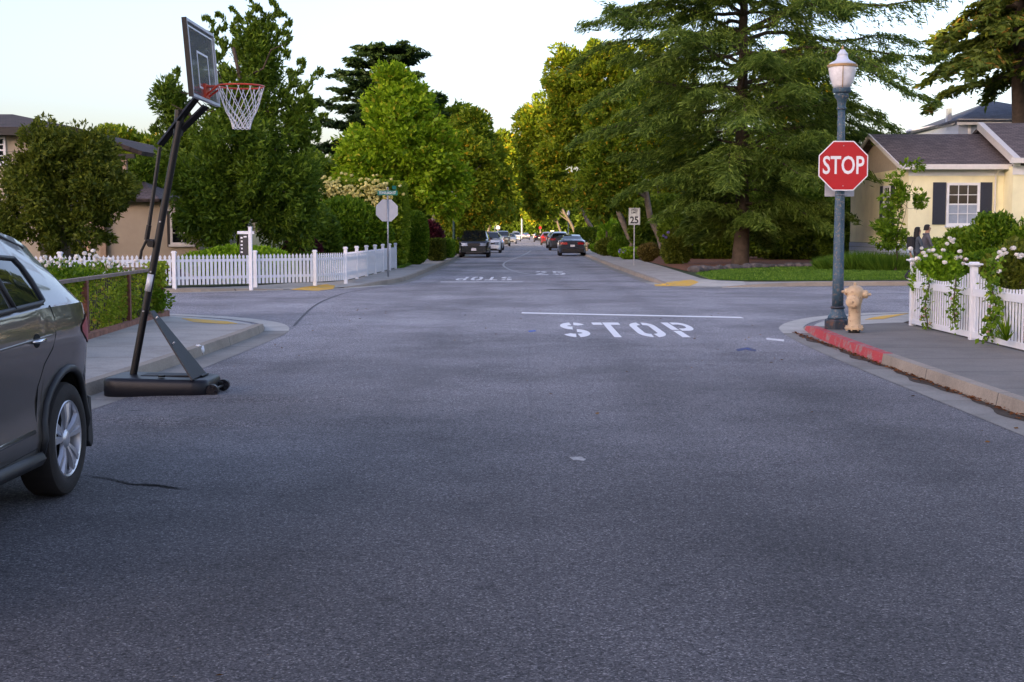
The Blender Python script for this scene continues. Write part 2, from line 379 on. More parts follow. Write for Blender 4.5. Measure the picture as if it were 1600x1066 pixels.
# yellow ramp patches
from mathutils.bvhtree import BVHTree
_w=[]
for o in bpy.data.objects:
    if o.name.startswith(('pavement','gutter','road','kerb')) and o.type=='MESH': _w.append(BVHTree.FromPolygons([v.co[:] for v in o.data.vertices],[p.vertices[:] for p in o.data.polygons]))
def gz(x,y):
    z=0
    for t in _w:
        h=t.ray_cast(Vector((x,y,3)),Vector((0,0,-1)))
        if h[0]: z=max(z,h[0].z)
    return z
def patch(pix,zg=.03):
    """painted patch that follows the slope of the pavement under it"""
    P=[Vector((x,y,0)) for x,y in pix]; n=len(P); c=sum(P,Vector())/n; rows=[]
    for k in range(7):
        row=[]
        for i in range(n*6+1):
            a=P[(i//6)%n].lerp(P[(i//6+1)%n],(i%6)/6); q=c.lerp(a,k/6); g=G(q.x,q.y,zg); z=gz(g.x,g.y)
            row.append((g.x,g.y,z+.005))
        rows.append(row)
    b=MB(); b.grid(rows); tag(b.build('yellow_ramp_marking',mat_yellow,fix=False),kind='structure')
patch([(283,503),(325,498.5),(356,499),(392,507),(352,511.5),(304,509)],.06)
patch([(452,451.5),(470,449.8),(512,447.2),(524,447.5),(520,450.5),(496,453)])
patch([(1022,443.5),(1080,441.5),(1092,444),(1078,446.0),(1024,446.0)])
patch([(1350,501.5),(1372,496.5),(1412,492),(1428,492),(1404,499),(1380,504)],.05)

# ---------------------------------------------------------------- road markings
def marking(name, polys, mt=mat_paint, z=.004):
    b=MB()
    for p in polys: b.add([(x,y,z) for x,y in p],[tuple(range(len(p)))])
    return tag(b.build(name,mt,fix=False),kind='structure')
def arc(cx,cy,rx,ry,wd,a0,a1,n=10):
    out=[]
    for i in range(n):
        t0=R(a0+(a1-a0)*i/n); t1=R(a0+(a1-a0)*(i+1)/n)
        out.append([(cx+rx*math.cos(t0),cy+ry*math.sin(t0)),(cx+rx*math.cos(t1),cy+ry*math.sin(t1)),
                    (cx+(rx-wd)*math.cos(t1),cy+(ry-wd*.8)*math.sin(t1)),(cx+(rx-wd)*math.cos(t0),cy+(ry-wd*.8)*math.sin(t0))])
    return out
# stencil letters in a 1 x 1 cell
def rect(x0,x1,y0,y1): return [(x0,y0),(x1,y0),(x1,y1),(x0,y1)]
L_={}
L_['S']=arc(.5,.74,.46,.26,.26,20,80)+arc(.5,.74,.46,.26,.26,100,262)+arc(.5,.26,.46,.26,.26,-82,80)+arc(.5,.26,.46,.26,.26,-160,-98)
L_['T']=[rect(.0,.36,.82,1),rect(.64,1,.82,1),rect(.40,.64,0,1)]
L_['O']=arc(.5,.72,.46,.28,.25,8,80)+arc(.5,.72,.46,.28,.25,100,180)+[rect(.04,.29,.28,.72)]+[rect(.71,.96,.28,.76)]+arc(.5,.28,.46,.28,.25,180,260)+arc(.5,.28,.46,.28,.25,280,360)
L_['P']=[rect(.08,.34,0,.40),rect(.08,.34,.46,1),rect(.40,.62,.84,1),rect(.40,.62,.40,.56)]+arc(.62,.70,.34,.30,.22,-90,90)
L_['2']=arc(.5,.70,.46,.30,.24,15,85)+arc(.5,.70,.46,.30,.24,98,170)+[[(.04,.18),(.30,.18),(.95,.62),(.70,.62)],rect(.04,.96,0,.15)]
L_['5']=[rect(.1,.92,.85,1),rect(.1,.34,.55,.85)]+arc(.46,.32,.5,.32,.24,-85,95)+arc(.46,.32,.48,.32,.24,-165,-98)
def legend(name,word,x0,y0,cw,ch,gap,mt,rot=False):
    polys=[]
    for i,c in enumerate(word):
        for p in L_[c]: polys.append([(x0+i*(cw+gap)+x*cw, y0+y*ch) for x,y in p])
    if rot:
        W_=len(word)*(cw+gap)-gap; polys=[[(2*x0+W_-x,2*y0+ch-y) for x,y in p] for p in polys]
    return marking(name,polys,mt)
a=G(880,528); c=G(1083,528)
legend('stop_road_marking','STOP',a.x,20.45,.475,3.35,.12,mat_paint)
p0,p1=G(815,488.5),G(1161,497)
marking('stop_line',[[(p0.x,p0.y-.35),(p1.x,p1.y-.1),(p1.x,p1.y+.28),(p0.x,p0.y+.05)]])
legend('stop_road_marking',  'STOP',-2.35,44.8,.42,3.4,.09,mat_paint_old,rot=True)
marking('stop_line',[[(-2.7,43.1),(-.05,43.25),(-.05,43.6),(-2.7,43.5)]],mat_paint_old)
legend('speed_road_marking','25',.42,50.6,.52,4.6,.16,mat_paint_old)
# thin curving survey line, seams, dashes
def ribbon(name,pix,wd,mt,z=.005):
    P=smooth_path([G(x,y) for x,y in pix],2); A=offset(P,wd/2); B=offset(P,-wd/2)
    b=MB(); b.grid([[(v.x,v.y,z) for v in A],[(v.x,v.y,z) for v in B]]); return tag(b.build(name,mt,fix=False),kind='structure')
mat_crack=M_('tar_crack',(.008,.008,.009),.95,world=True)
ribbon('curved_road_line',[(829,392),(822,397),(808,403),(795,407),(786,412),(787,417),(797,422),(815,427),(838,430)],.10,worn('thin_line_paint',(.50,.50,.51),(.32,.32,.33),(.36,.56),9))
ribbon('road_seam',[(806,403.6),(858,404)],.5,mat_crack)
ribbon('road_seam',[(872,402.5),(915,403)],.3,mat_crack)
ribbon('road_seam',[(855,452.5),(880,453.5),(925,452)],.25,mat_crack)
mat_tar=M_('tar_patch',(.09,.09,.095),.8,world=True)
ribbon('road_seam',[(459,510),(470,497),(490,478),(512,467),(545,456),(600,449)],.045,mat_tar)
def crack(pix,w0):
    P=[G(x,y) for x,y in pix]; Q=resamp(P,60); rnd=random.Random(len(pix)+int(pix[0][0])); A=[];B=[]
    for i,v in enumerate(Q):
        t=math.sin(math.pi*i/59)**.5; o=rnd.uniform(-.012,.012); A.append((v.x,v.y+o+w0*t*rnd.uniform(.3,1),.005)); B.append((v.x,v.y+o-w0*t*rnd.uniform(.3,1),.005))
    b=MB(); b.grid([A,B]); tag(b.build('road_crack',mat_crack,fix=False),kind='structure')
crack([(136,744),(170,749),(205,757),(250,760),(300,766)],.022)
crack([(560,582),(600,585)],.012); crack([(205,758),(238,758),(280,765)],.03)
crack([(430,862),(520,864)],.006)
crack([(765,688),(800,685)],.012); crack([(1200,551),(1260,551)],.01)
marking('white_dash',[[(G(1197,531).x,G(1197,531).y),(G(1225,534).x,G(1225,534).y),(G(1225,531).x,G(1225,531).y),(G(1198,528.6).x,G(1198,528.6).y)]],mat_paint_old)
marking('white_scuff',[[(v.x,v.y) for v in [G(889,715),G(908,714.5),G(916,718.5),G(912,721),G(896,720)]]],worn('pale_scuff',(.42,.41,.40),(.16,.16,.17),(.40,.56),20))
mat_blue=M_('blue_paint',(.02,.10,.5),.7,world=True)
marking('blue_survey_mark',[[(v.x,v.y) for v in [G(825,517.5),G(836,516.5),G(838,518),G(827,519)]]],mat_blue)
marking('blue_survey_mark',[[(v.x,v.y) for v in [G(1150,546),G(1168,543),G(1182,547),G(1180,550),G(1165,547),G(1152,549)]]],worn('faded_blue_paint',(.03,.07,.3),(.09,.09,.11),(.45,.6),9))
# low asphalt humps pushed up beside the left kerb
b=MB()
rows=[]
for j in range(41):
    y=10.6+j*.075; row=[]
    for i in range(61):
        x=-4.1+i*.06; e=min(1,max(0,(x+4.1)/.5))*min(1,max(0,(-.5-x)/1.8)); ey=min(1,j/6,(40-j)/6)
        z=-.002+.024*e*ey*max(0,math.sin(y*4.1+x*.55+.5*math.sin(x*1.7)))
        row.append((x,y,z))
    rows.append(row)
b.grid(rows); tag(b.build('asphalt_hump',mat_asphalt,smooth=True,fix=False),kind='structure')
# leaf litter in the right gutter
rnd=random.Random(5); b=MB()
for i in range(900):
    t=rnd.random(); y=9+12.4*t; x=4.33-abs(rnd.gauss(0,.045))-.012; s=rnd.uniform(.008,.03); a=rnd.uniform(0,6.3); z=.012+rnd.random()*.02
    ca,sa=math.cos(a)*s,math.sin(a)*s
    b.add([(x+ca,y+sa,z),(x-sa*.5,y+ca*.5,z+rnd.uniform(-.006,.012)),(x-ca,y-sa,z),(x+sa*.5,y-ca*.5,z+rnd.uniform(-.006,.012))],[(0,1,2,3)])
tag(b.build('leaf_litter',leafmat('dry_leaf',(.06,.025,.012),(.26,.10,.035),.1),fix=False),kind='stuff')
b=MB()
b.grid([[(4.33,y,.010),(4.33-.10-.05*math.sin(y*2.3)-.03*math.sin(y*7.1),y,.008)] for y in [8+i*.15 for i in range(90)]])
tag(b.build('gutter_dirt',M_('gutter_dirt',(.05,.034,.022),.95,var=.5,scale=20,world=True),fix=False),kind='structure')
b=MB()
for i in range(70):
    x=rnd.uniform(-4,4.1); y=rnd.uniform(4,30)
    if rnd.random()<.6: x=rnd.choice((-1,1))*rnd.uniform(2.5,4.1)
    s=rnd.uniform(.012,.03); a=rnd.uniform(0,6.3); ca,sa=math.cos(a)*s,math.sin(a)*s
    b.add([(x+ca,y+sa,.012),(x-sa*.5,y+ca*.5,.02),(x-ca,y-sa,.012),(x+sa*.5,y-ca*.5,.008)],[(0,1,2,3)])
tag(b.build('fallen_leaves',leafmat('fallen_leaf',(.09,.04,.012),(.3,.16,.05),.1),fix=False),kind='stuff')
# unseen ridge added behind the camera, shaped to block low sun from the street
b=MB(); rows=[]
for j in range(9):
    t=j/8; row=[]
    for i in range(61):
        a=R(196+52*i/60); rr=210+130*t
        h=(70.8+1.2*math.sin(i*.4)+.8*math.sin(i*1.1))*min(1,math.sin(math.pi*i/60)*1.9)**.5*(math.sin(math.pi*min(1,t*1.4)/2)**1.2)
        row.append((rr*math.sin(a),rr*math.cos(a),-1+h))
    rows.append(row)
b.grid(rows); tag(b.build('sun_blocking_ridge',mat_terr,smooth=True),kind='structure')
# ================================================================ FOLIAGE
def quads(name, P, A, B, mt, parent=None):
    """one mesh of leaf quads: centre P, half-axes A (length) and B (width)"""
    P=np.asarray(P,dtype=np.float32); A=np.asarray(A,dtype=np.float32); B=np.asarray(B,dtype=np.float32)
    n=len(P); V=np.empty((n,4,3),np.float32)
    V[:,0]=P-A; V[:,1]=P+B-A*.1; V[:,2]=P+A; V[:,3]=P-B-A*.1
    me=bpy.data.meshes.new(name); me.vertices.add(4*n); me.loops.add(4*n); me.polygons.add(n)
    me.vertices.foreach_set('co',V.ravel()); me.loops.foreach_set('vertex_index',np.arange(4*n,dtype=np.int32))
    me.polygons.foreach_set('loop_start',np.arange(0,4*n,4,dtype=np.int32)); me.polygons.foreach_set('loop_total',np.full(n,4,np.int32))
    me.update(calc_edges=True)
    return link(name,me,parent,mt)
def unit(v): return v/np.maximum(1e-9,np.linalg.norm(v,axis=1,keepdims=True))
def leaves_at(rng,P,D,size,aspect=.45,spread=.9,var=.6):
    """random leaves at P pointing roughly along D"""
    n=len(P); d=unit(unit(D)+rng.normal(0,spread,(n,3))*.6)
    u=unit(np.cross(d,rng.normal(0,1,(n,3)))); s=size*(1+rng.uniform(-var,var,(n,1)))
    return P,d*s,u*s*aspect
def blob_points(rng,ells,n_cl,per,rc,shell=.55,flat=.8):
    """clumps of leaves scattered through the outer part of a set of ellipsoids"""
    vol=np.array([e[3]*e[4]*e[5] for e in ells])**.67; pr=vol/vol.sum()
    idx=rng.choice(len(ells),n_cl,p=pr); E=np.array(ells)[idx]
    d=unit(rng.normal(0,1,(n_cl,3))); r=rng.uniform(shell,1.02,(n_cl,1))**.8
    C=E[:,:3]+d*E[:,3:6]*r
    ph=rng.uniform(0,6,3); kk=2.2/max(.45,rc)**.7; f=np.sin(C[:,0]*kk+ph[0])+np.sin(C[:,1]*kk*1.1+ph[1])+np.sin(C[:,2]*kk*1.2+ph[2])
    ok=f>-.95; C=C[ok]; d=d[ok]; n_cl=len(C)
    sz=rc*rng.uniform(.55,1.35,(n_cl,1))
    q=unit(rng.normal(0,1,(n_cl*per,3))); rr=rng.uniform(.35,1,(n_cl*per,1))**.6
    CC=np.repeat(C,per,0); SS=np.repeat(sz,per,0); DD=np.repeat(d,per,0)
    P=CC+q*SS*rr*np.array([1,1,flat]); 
    return P, q*.8+DD*.7+np.array([0,0,.15])
def limbs(mb,base,top,r0,ells,rng,nl=7,lean=.0):
    base=Vector(base); top=Vector(top); n=7
    pts=[base.lerp(top,i/(n-1))+Vector((rng.normal(0,.06),rng.normal(0,.06),0))*(i>0)*(top-base).length*.2 for i in range(n)]
    mb.tube([base+Vector((0,0,-.15))]+pts,[r0*1.35]+[r0*(1-.72*i/(n-1)) for i in range(n)],9)
    for k in range(nl):
        e=ells[int(rng.integers(len(ells)))]; t=rng.uniform(.35,.9); p=base.lerp(top,t)
        q=Vector(e[:3])+Vector(unit(rng.normal(0,1,(1,3)))[0]*np.array(e[3:6])*.75)
        if q.z<p.z-.5: q.z=p.z+abs(q.z-p.z)*.3
        m=(p+q)/2+Vector((0,0,-.08*(q-p).length)); r=r0*(1-.6*t)*.5
        mb.tube([p,p.lerp(m,.5)+Vector((0,0,.02)),m,m.lerp(q,.6)+Vector((rng.normal(0,.15),0,.1)),q],[r,r*.8,r*.6,r*.4,r*.15],6,cap=False)
mat_bark=M_('bark',(.075,.055,.040),.9,var=.4,scale=4,bmp=.6)
mat_bark_grey=M_('grey_bark',(.16,.135,.105),.9,var=.35,scale=4,bmp=.6)
mat_bark_red=M_('red_bark',(.26,.10,.05),.9,var=.3,scale=4,bmp=.6)
LM={}
def lm(k,*a,**kw):
    if k not in LM: LM[k]=leafmat('foliage_'+k,*a,**kw)
    return LM[k]
lm('dark',(.030,.070,.006),(.170,.260,.022))
lm('olive',(.035,.060,.006),(.180,.210,.024))
lm('bright',(.075,.180,.005),(.380,.540,.025),accent=(.50,.45,.04),acc=.05)
lm('street',(.055,.130,.006),(.310,.380,.022),accent=(.55,.38,.02),acc=.05)
lm('street_dark',(.040,.105,.006),(.240,.320,.020),accent=(.45,.28,.02),acc=.04)
lm('cedar',(.030,.068,.008),(.200,.290,.048))
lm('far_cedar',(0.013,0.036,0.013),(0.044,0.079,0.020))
lm('redwood',(.045,.080,.012),(.180,.230,.035),accent=(.33,.20,.04),acc=.05)
lm('hedge',(.035,.095,.005),(.190,.310,.018),accent=(.36,.42,.04),acc=.03)
lm('tall_hedge',(.050,.120,.006),(.270,.360,.020),accent=(.42,.42,.05),acc=.05)
lm('lime',(0.090,0.205,0.008),(0.307,0.486,0.026))
lm('ivy',(0.070,0.154,0.008),(0.384,0.461,0.038),accent=(0.384,0.282,0.051),acc=.05)
lm('plum',(0.038,0.008,0.013),(0.128,0.026,0.038))
lm('brown',(0.064,0.051,0.015),(0.192,0.154,0.038))
lm('grass',(0.038,0.109,0.010),(0.154,0.269,0.032),.3)
lm('straw',(0.384,0.256,0.102),(0.640,0.461,0.205))
mat_petal=leafmat('white_petal',(.84,.80,.74),(.95,.92,.88),.25)
mat_petal_pink=leafmat('pink_petal',(.62,.28,.34),(.85,.62,.60),.4)
mat_petal_cream=leafmat('cream_blossom',(.74,.66,.20),(.92,.86,.42),.3)
mat_petal_purple=leafmat('purple_petal',(.16,.12,.42),(.38,.30,.70),.3)
def tree(name,base,height,ells,leaf,label,cat='tree',group=None,size=.16,n_cl=260,per=110,rc=.7,r0=.22,bark=None,seed=1,shell=.5,aspect=.5,nl=9,plumes=None,flat=.8,interior=0):
    """ellipsoids are given relative to the base"""
    rng=np.random.default_rng(seed)
    root=empty(name,base,0,label,cat,group)
    mb=MB(); zt=max(e[2]+e[5]*.4 for e in ells); cx=np.mean([e[0] for e in ells]); cy=np.mean([e[1] for e in ells])
    limbs(mb,(0,0,0),(cx*.7,cy*.7,min(zt,height*.85)),r0,ells,rng,nl)
    mb.build('trunk',bark or mat_bark,root,smooth=True)
    P,D=blob_points(rng,ells,n_cl,per,rc,shell,flat)
    if interior:
        E=np.array(ells)[rng.integers(0,len(ells),interior)]; q=unit(rng.normal(0,1,(interior,3)))*rng.uniform(0,.8,(interior,1))
        P=np.vstack([P,E[:,:3]+q*E[:,3:6]]); D=np.vstack([D,rng.normal(0,1,(interior,3))])
    if plumes:
        for (px,py,pz,dx,dy,dz,n,r) in plumes:
            t=rng.uniform(0,1,(n,1)); c=np.array([px,py,pz])+t*np.array([dx,dy,dz])
            rr=r*1.1*(1-.8*t)*(0.7+.3*np.sin(t*19+px*3)); off=unit(rng.normal(0,1,(n,3)))*rr*rng.uniform(.2,1,(n,1))+np.hstack([np.sin(t*17+pz)*r*.5,np.zeros((n,1)),np.sin(t*29)*r*.3])
            P=np.vstack([P,c+off]); D=np.vstack([D,off+np.array([dx,dy,dz])*.3])
    P,A,B=leaves_at(rng,P,D,size,aspect)
    k=P[:,2]+base[2]>.2; quads('crown',P[k],A[k],B[k],leaf,root)
    return root
def bush(name,c,r,leaf,label,cat='shrub',group=None,size=.06,n=9000,seed=1,stem=True,boxy=0,flowers=None,lump=.18,aspect=.5):
    """c = ground centre; r = half-extents; boxy>0 gives a clipped shape; flowers=(material,n,size)"""
    rng=np.random.default_rng(seed); root=empty(name,c,0,label,cat,group)
    d=unit(rng.normal(0,1,(n,3)))
    if boxy:
        m=np.max(np.abs(d),axis=1,keepdims=True); d=d*(1-boxy)+d/m*boxy*.95
        rad=np.where(rng.random((n,1))<.8,rng.uniform(.93,1.03,(n,1)),rng.uniform(.4,.95,(n,1)))
    else:
        # lumps: radius varies smoothly over the sphere
        K=unit(rng.normal(0,1,(16,3))); dots=np.max(d@K.T,axis=1,keepdims=True)
        rad=(1-lump)+lump*1.6*(dots-.6)/.4; rad=rad*rng.uniform(.72,1.05,(n,1))
    P=d*rad*np.array(r)*np.array([1,1,1])+np.array([0,0,r[2]])
    P[:,2]=np.maximum(P[:,2],rng.uniform(.0,.15,n))
    p,A,B=leaves_at(rng,P,d+np.array([0,0,.3]),size,aspect)
    quads('foliage',p,A,B,leaf,root)
    if stem:
        mb=MB()
        for k in range(6):
            a=k*1.05; q=(r[0]*.55*math.cos(a),r[1]*.55*math.sin(a),r[2]*1.35)
            mb.tube([(0,0,-.05),(q[0]*.3,q[1]*.3,r[2]*.5),q],[.035,.025,.01],5)
        mb.build('stem',mat_bark,root)
    if flowers:
        fm,fn,fs=flowers; k=unit(rng.normal(0,1,(fn,3))); k[:,2]=np.abs(k[:,2])*.8; k[:,1]=-np.abs(k[:,1])*.8
        C=k*np.array(r)*rng.uniform(.9,1.12,(fn,1))+np.array([0,0,r[2]])
        make_flowers(root,C,fs,fm,rng)
    return root
def make_flowers(root,C,fs,fm,rng,per=16,name='blossom'):
    n=len(C); s=fs*rng.uniform(.7,1.2,(n,1)); CC=np.repeat(C,per,0); SS=np.repeat(s,per,0)
    q=unit(rng.normal(0,1,(n*per,3))); P=CC+q*SS*np.array([.62,.62,.42])*rng.uniform(.5,1.1,(n*per,1)); u=unit(np.cross(q,rng.normal(0,1,(n*per,3)))); v=np.cross(q,u)
    u=unit(u+q*.12)
    o=quads(name,P,u*SS*.55,v*SS*.5,fm,root); return o
def blades(name,poly_fn,n,h,leaf,seed,z=.13,label=None,lean=.5,w=.012,parent=None,kind='stuff'):
    rng=np.random.default_rng(seed); XY=poly_fn(rng,n); n=len(XY)
    hh=h*rng.uniform(.4,1.1,(n,1)); d=rng.normal(0,lean,(n,2)); D=unit(np.hstack([d,np.ones((n,1))]))
    P=np.hstack([XY,np.full((n,1),z)])+D*hh/2; a=rng.uniform(0,6.3,(n,1)); U=np.hstack([np.cos(a),np.sin(a),np.zeros((n,1))])
    o=quads(name,P,D*hh/2,U*w,leaf,parent)
    if kind: tag(o,kind=kind)
    return o
def inpoly(poly):
    X=np.array(poly)
    def f(rng,n):
        lo,hi=X.min(0),X.max(0); p=rng.uniform(lo,hi,(n*2,2)); ins=np.zeros(len(p),bool)
        for i in range(len(X)):
            a,b=X[i],X[(i+1)%len(X)]
            c=((a[1]>p[:,1])!=(b[1]>p[:,1]))&(p[:,0]<(b[0]-a[0])*(p[:,1]-a[1])/(b[1]-a[1]+1e-12)+a[0]); ins^=c
        return p[ins]
    return f
blades('lawn_blades',inpoly([(5.8,41.8),(6.6,41.0),(8.2,40.8),(11.7,41.4),(22,41.9),(22,59),(15,57.5),(10,55),(7.5,51.5),(6.1,47.5)]),60000,.09,LM['grass'],3,.135,w=.022)
blades('verge_blades',inpoly([(-5.3,54.2),(-5.0,55),(-5.5,78),(-7.2,78),(-6.3,54.2)]),5000,.12,LM['grass'],4,.135,w=.03)

def cedar(base,H,spread,leaf,label,seed=1,nlimb=74,z0=2.0,droop=.35,tiers=False,sub=26,tuft=26,needle=.17,nw=.03,r0=.5,group=None,name='cedar_tree',lean=(0,0),top=1.0,hang=.35,rise=.12,shape=1.0,prof_fn=None):
    rng=np.random.default_rng(seed); root=empty(name,base,0,label,'tree',group)
    mb=MB(); n=14
    tr=[Vector((lean[0]*i/n+rng.normal(0,.05),lean[1]*i/n,H*i/n)) for i in range(n+1)]
    mb.tube([tr[0]+Vector((0,0,-.3))]+tr,[r0*1.5]+[r0*(1-.93*i/n)*(1.15 if i==0 else 1) for i in range(n+1)],12)
    PP=[];DD=[]
    for k in range(nlimb):
        t=(k+rng.uniform(0,.8))/nlimb
        if tiers: t=(math.floor(t*tiers)+rng.uniform(0,.22))/tiers
        z=z0+(H*.985-z0)*t; prof=((1-t)**(.62*shape))*.95+.05 if not tiers else (1-t)**.5*.9+.14
        L=spread*prof*rng.uniform(.62,1.12)
        a=k*2.39996+rng.uniform(-.3,.3)
        if prof_fn: L=spread*prof_fn(z)*rng.uniform(.68,1.0)*(1-(.14 if z>5 else .24)*(math.cos(a)<-.3))
        o=Vector((lean[0]*z/H,lean[1]*z/H,z))
        dr=droop*rng.uniform(.5,1.4)*(1.2-t); up=rise*rng.uniform(0,2)
        def pt(s): 
            return o+Vector((math.cos(a)*s*L+.25*math.sin(s*5+k)*s,math.sin(a)*s*L+.25*math.cos(s*4+k)*s,L*(up*s*1.8-dr*s*s*1.1+.03*math.sin(9*s+k))))
        pts=[pt(s/8) for s in range(9)]; rr=.13*r0/.5*(L/spread)*1.1+.015
        mb.tube(pts,[rr*(1-.9*s/8) for s in range(9)],6,cap=False)
        ax=Vector((-math.sin(a),math.cos(a),0))
        for j in range(sub):
            s=.16+.84*(j+rng.uniform(0,1))/sub; p=pt(min(1,s)); sd=1 if j%2 else -1
            l=L*.34*(1.08-s)*rng.uniform(.5,1.2)+.28
            dv=(ax*sd*rng.uniform(.6,1)+Vector((math.cos(a),math.sin(a),0))*rng.uniform(.3,1.0)).normalized()
            m=tuft; q=rng.uniform(0,1,(m,1)); 
            path=np.array(p)+np.array(dv)*l*q+np.array([0,0,-1])*l*hang*q*q
            off=rng.normal(0,1,(m,3))*np.array([.07,.07,.035])*(1+.6*needle/.17)
            PP.append(path+off); DD.append(np.array(dv)*.9+np.array([0,0,-hang*.9])+rng.normal(0,.35,(m,3)))
        m=tuft*2; q=rng.uniform(.25,1.04,m); cc=np.array([pt(x) for x in q])
        PP.append(cc+rng.normal(0,.09,(m,3))); DD.append(np.tile([math.cos(a),math.sin(a),-.2],(m,1))+rng.normal(0,.5,(m,3)))
    mb.build('trunk',mat_bark,root,smooth=True)
    P=np.vstack(PP); D=unit(np.vstack(DD)); s=needle*rng.uniform(.6,1.35,(len(P),1)); U=unit(np.cross(D,rng.normal(0,1,(len(P),3))))
    quads('crown',P,D*s,U*nw*rng.uniform(.7,1.4,(len(P),1)),leaf,root)
    return root
# ================================================================ TREES (px,py pixels are turned into places at a chosen depth)
def at(px,D,z=.13): return (WX(px,D),D,z)
def el(px0,px1,py0,py1,D,base,depth=None):
    """ellipsoid that covers the pixel box at depth D, relative to base"""
    x0,x1=WX(px0,D),WX(px1,D); z1,z0=WZ(py0,D),WZ(py1,D); rx=abs(x1-x0)/2; rz=(z1-z0)/2
    return ((x0+x1)/2-base[0],D-base[1],(z0+z1)/2-base[2],rx,depth or rx*.9,rz)
# --- the great cedar at the right
B0=at(1157,60)
cedar(B0,21,9.6,LM['cedar'],'huge dark green cedar with drooping layered boughs above the lawn',seed=11,nlimb=146,z0=1.45,sub=36,tuft=46,needle=.16,nw=.025,r0=.35,droop=.30,hang=.55,prof_fn=lambda z:min(.50+.085*(z-1.9),.98,max(.06,(21.5-z)/11)))
# --- redwood far right
B1=at(1585,80)
cedar(B1,28,6.6,LM['redwood'],'tall redwood with reddish trunk behind the blue hipped roof',seed=12,nlimb=104,z0=10.3,sub=18,tuft=26,needle=.30,nw=.085,r0=.55,droop=.42,name='redwood_tree',shape=.7,rise=.1)
for m in bpy.data.objects[-2:]:
    if m.name.startswith('trunk'): m.data.materials[0]=mat_bark_red
# --- dark layered cedar behind the bright tree
B2=at(600,112)
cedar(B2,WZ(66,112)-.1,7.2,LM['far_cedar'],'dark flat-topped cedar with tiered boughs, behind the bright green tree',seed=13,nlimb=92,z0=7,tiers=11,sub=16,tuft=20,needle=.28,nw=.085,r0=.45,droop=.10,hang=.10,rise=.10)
# --- tall dark tree behind the picket fence
b=at(385,42.6)
E=[el(300,470,150,330,42.6,b,2.4),el(275,395,215,392,42.2,b,1.8),el(360,500,230,345,42.6,b,2.0),el(335,445,90,230,43,b,1.3),el(378,432,45,150,43,b,.8),el(255,330,190,330,42.6,b,1.0),el(400,505,260,400,43,b,1.6),el(285,345,290,372,42,b,.8),el(245,300,130,200,42.6,b,.6),el(445,490,150,240,43,b,.5)]
pl=[]
for (x0,y0,x1,y1,n,r) in [(335,160,322,25,900,.34),(372,90,368,12,700,.30),(395,70,395,-6,800,.32),(420,90,432,0,900,.36),(345,120,345,20,700,.3),(450,230,492,110,1300,.50),(440,170,468,95,900,.36),(300,230,252,120,1500,.52),(290,200,268,108,900,.4),(470,260,503,178,700,.34),(445,90,448,20,500,.25),(262,240,240,190,500,.3),(410,60,415,15,400,.3)]:
    p=W(x0,y0,42.9); q=W(x1,y1,42.9); pl.append((p.x-b[0],p.y-b[1],p.z-b[2],q.x-p.x,0,q.z-p.z,n,r))
tree('dark_tree',b,10,E,LM['dark'],'tall dark tree with feathery upright plumes behind the white picket fence',size=.085,n_cl=760,per=130,rc=.36,r0=.2,seed=21,shell=.45,plumes=pl,aspect=.34,flat=1.25,interior=9000)
# --- bright green tree
b=at(622,66)
E=[el(592,650,96,180,66,b,1.5),el(570,680,130,240,66,b,2.2),el(540,704,180,300,66,b,2.4),el(565,690,150,290,66,b,2.6),el(535,620,200,320,66,b,2.6),el(640,712,185,320,66,b,2.2),el(525,640,240,362,66,b,2.2),el(640,730,240,335,66,b,2.0)]
tree('green_tree',b,9,E,LM['bright'],'bright green cone-shaped tree above the tall flowering hedge',size=.12,n_cl=800,per=130,rc=.58,seed=22,r0=.22,interior=4000)
# --- tree with open crown behind (left of centre)
b=at(690,118)
E=[el(655,700,142,215,118,b,2),el(690,738,155,210,118,b,1.6),el(700,745,185,260,118,b,2),el(665,730,190,330,118,b,3)]
tree('open_tree',b,14,E,LM['street_dark'],'open-crowned tree with sky showing through, just right of the flat-topped cedar',size=.24,n_cl=150,per=60,rc=.7,seed=23,shell=.2)
# --- kerbside trees of the far street, left
G1='trees lining the far street'
spec=[ # px box list, depth, seed, label
 ([(690,772,205,330),(675,745,240,372),(720,778,260,350)],88,31,'left kerb tree nearest the bright green tree','street'),
 ([(722,790,205,320),(740,800,240,345)],112,32,'left kerb tree standing behind the nearest one, golden at its top','street'),
 ([(752,818,205,300),(748,820,245,350)],150,33,'gold-topped tree filling the left side of the street gap','street'),
 ([(790,845,235,330),(770,808,265,345)],215,34,'distant tree closing the left half of the street','street_dark'),
]
def street_tree(boxes,D,seed,label,leaf,bx=None,n=300,bark=mat_bark_grey,lift=.0):
    side=1 if (boxes[0][0]+boxes[0][1])/2>826 else -1
    x=bx if bx is not None else 819+side*(7.0 if side>0 else 6.7)*2100/D
    b=at(x,D); sc=D/88
    E=[el(q[0],q[1],q[2],q[3],D,b) for q in boxes]
    return tree('street_tree',b,9,E,LM[leaf],label,group=G1,size=.125*sc**.8,n_cl=int(n*1.25),per=110,rc=.55*sc**.9,seed=seed,r0=.24,bark=bark,interior=2500,shell=.5)
for bx,D,s,l,lf in spec: street_tree(bx,D,s,l,lf)
street_tree([(700,770,170,300)],100,35,'tall rounded tree rising behind the left kerb trees','street_dark',n=240)
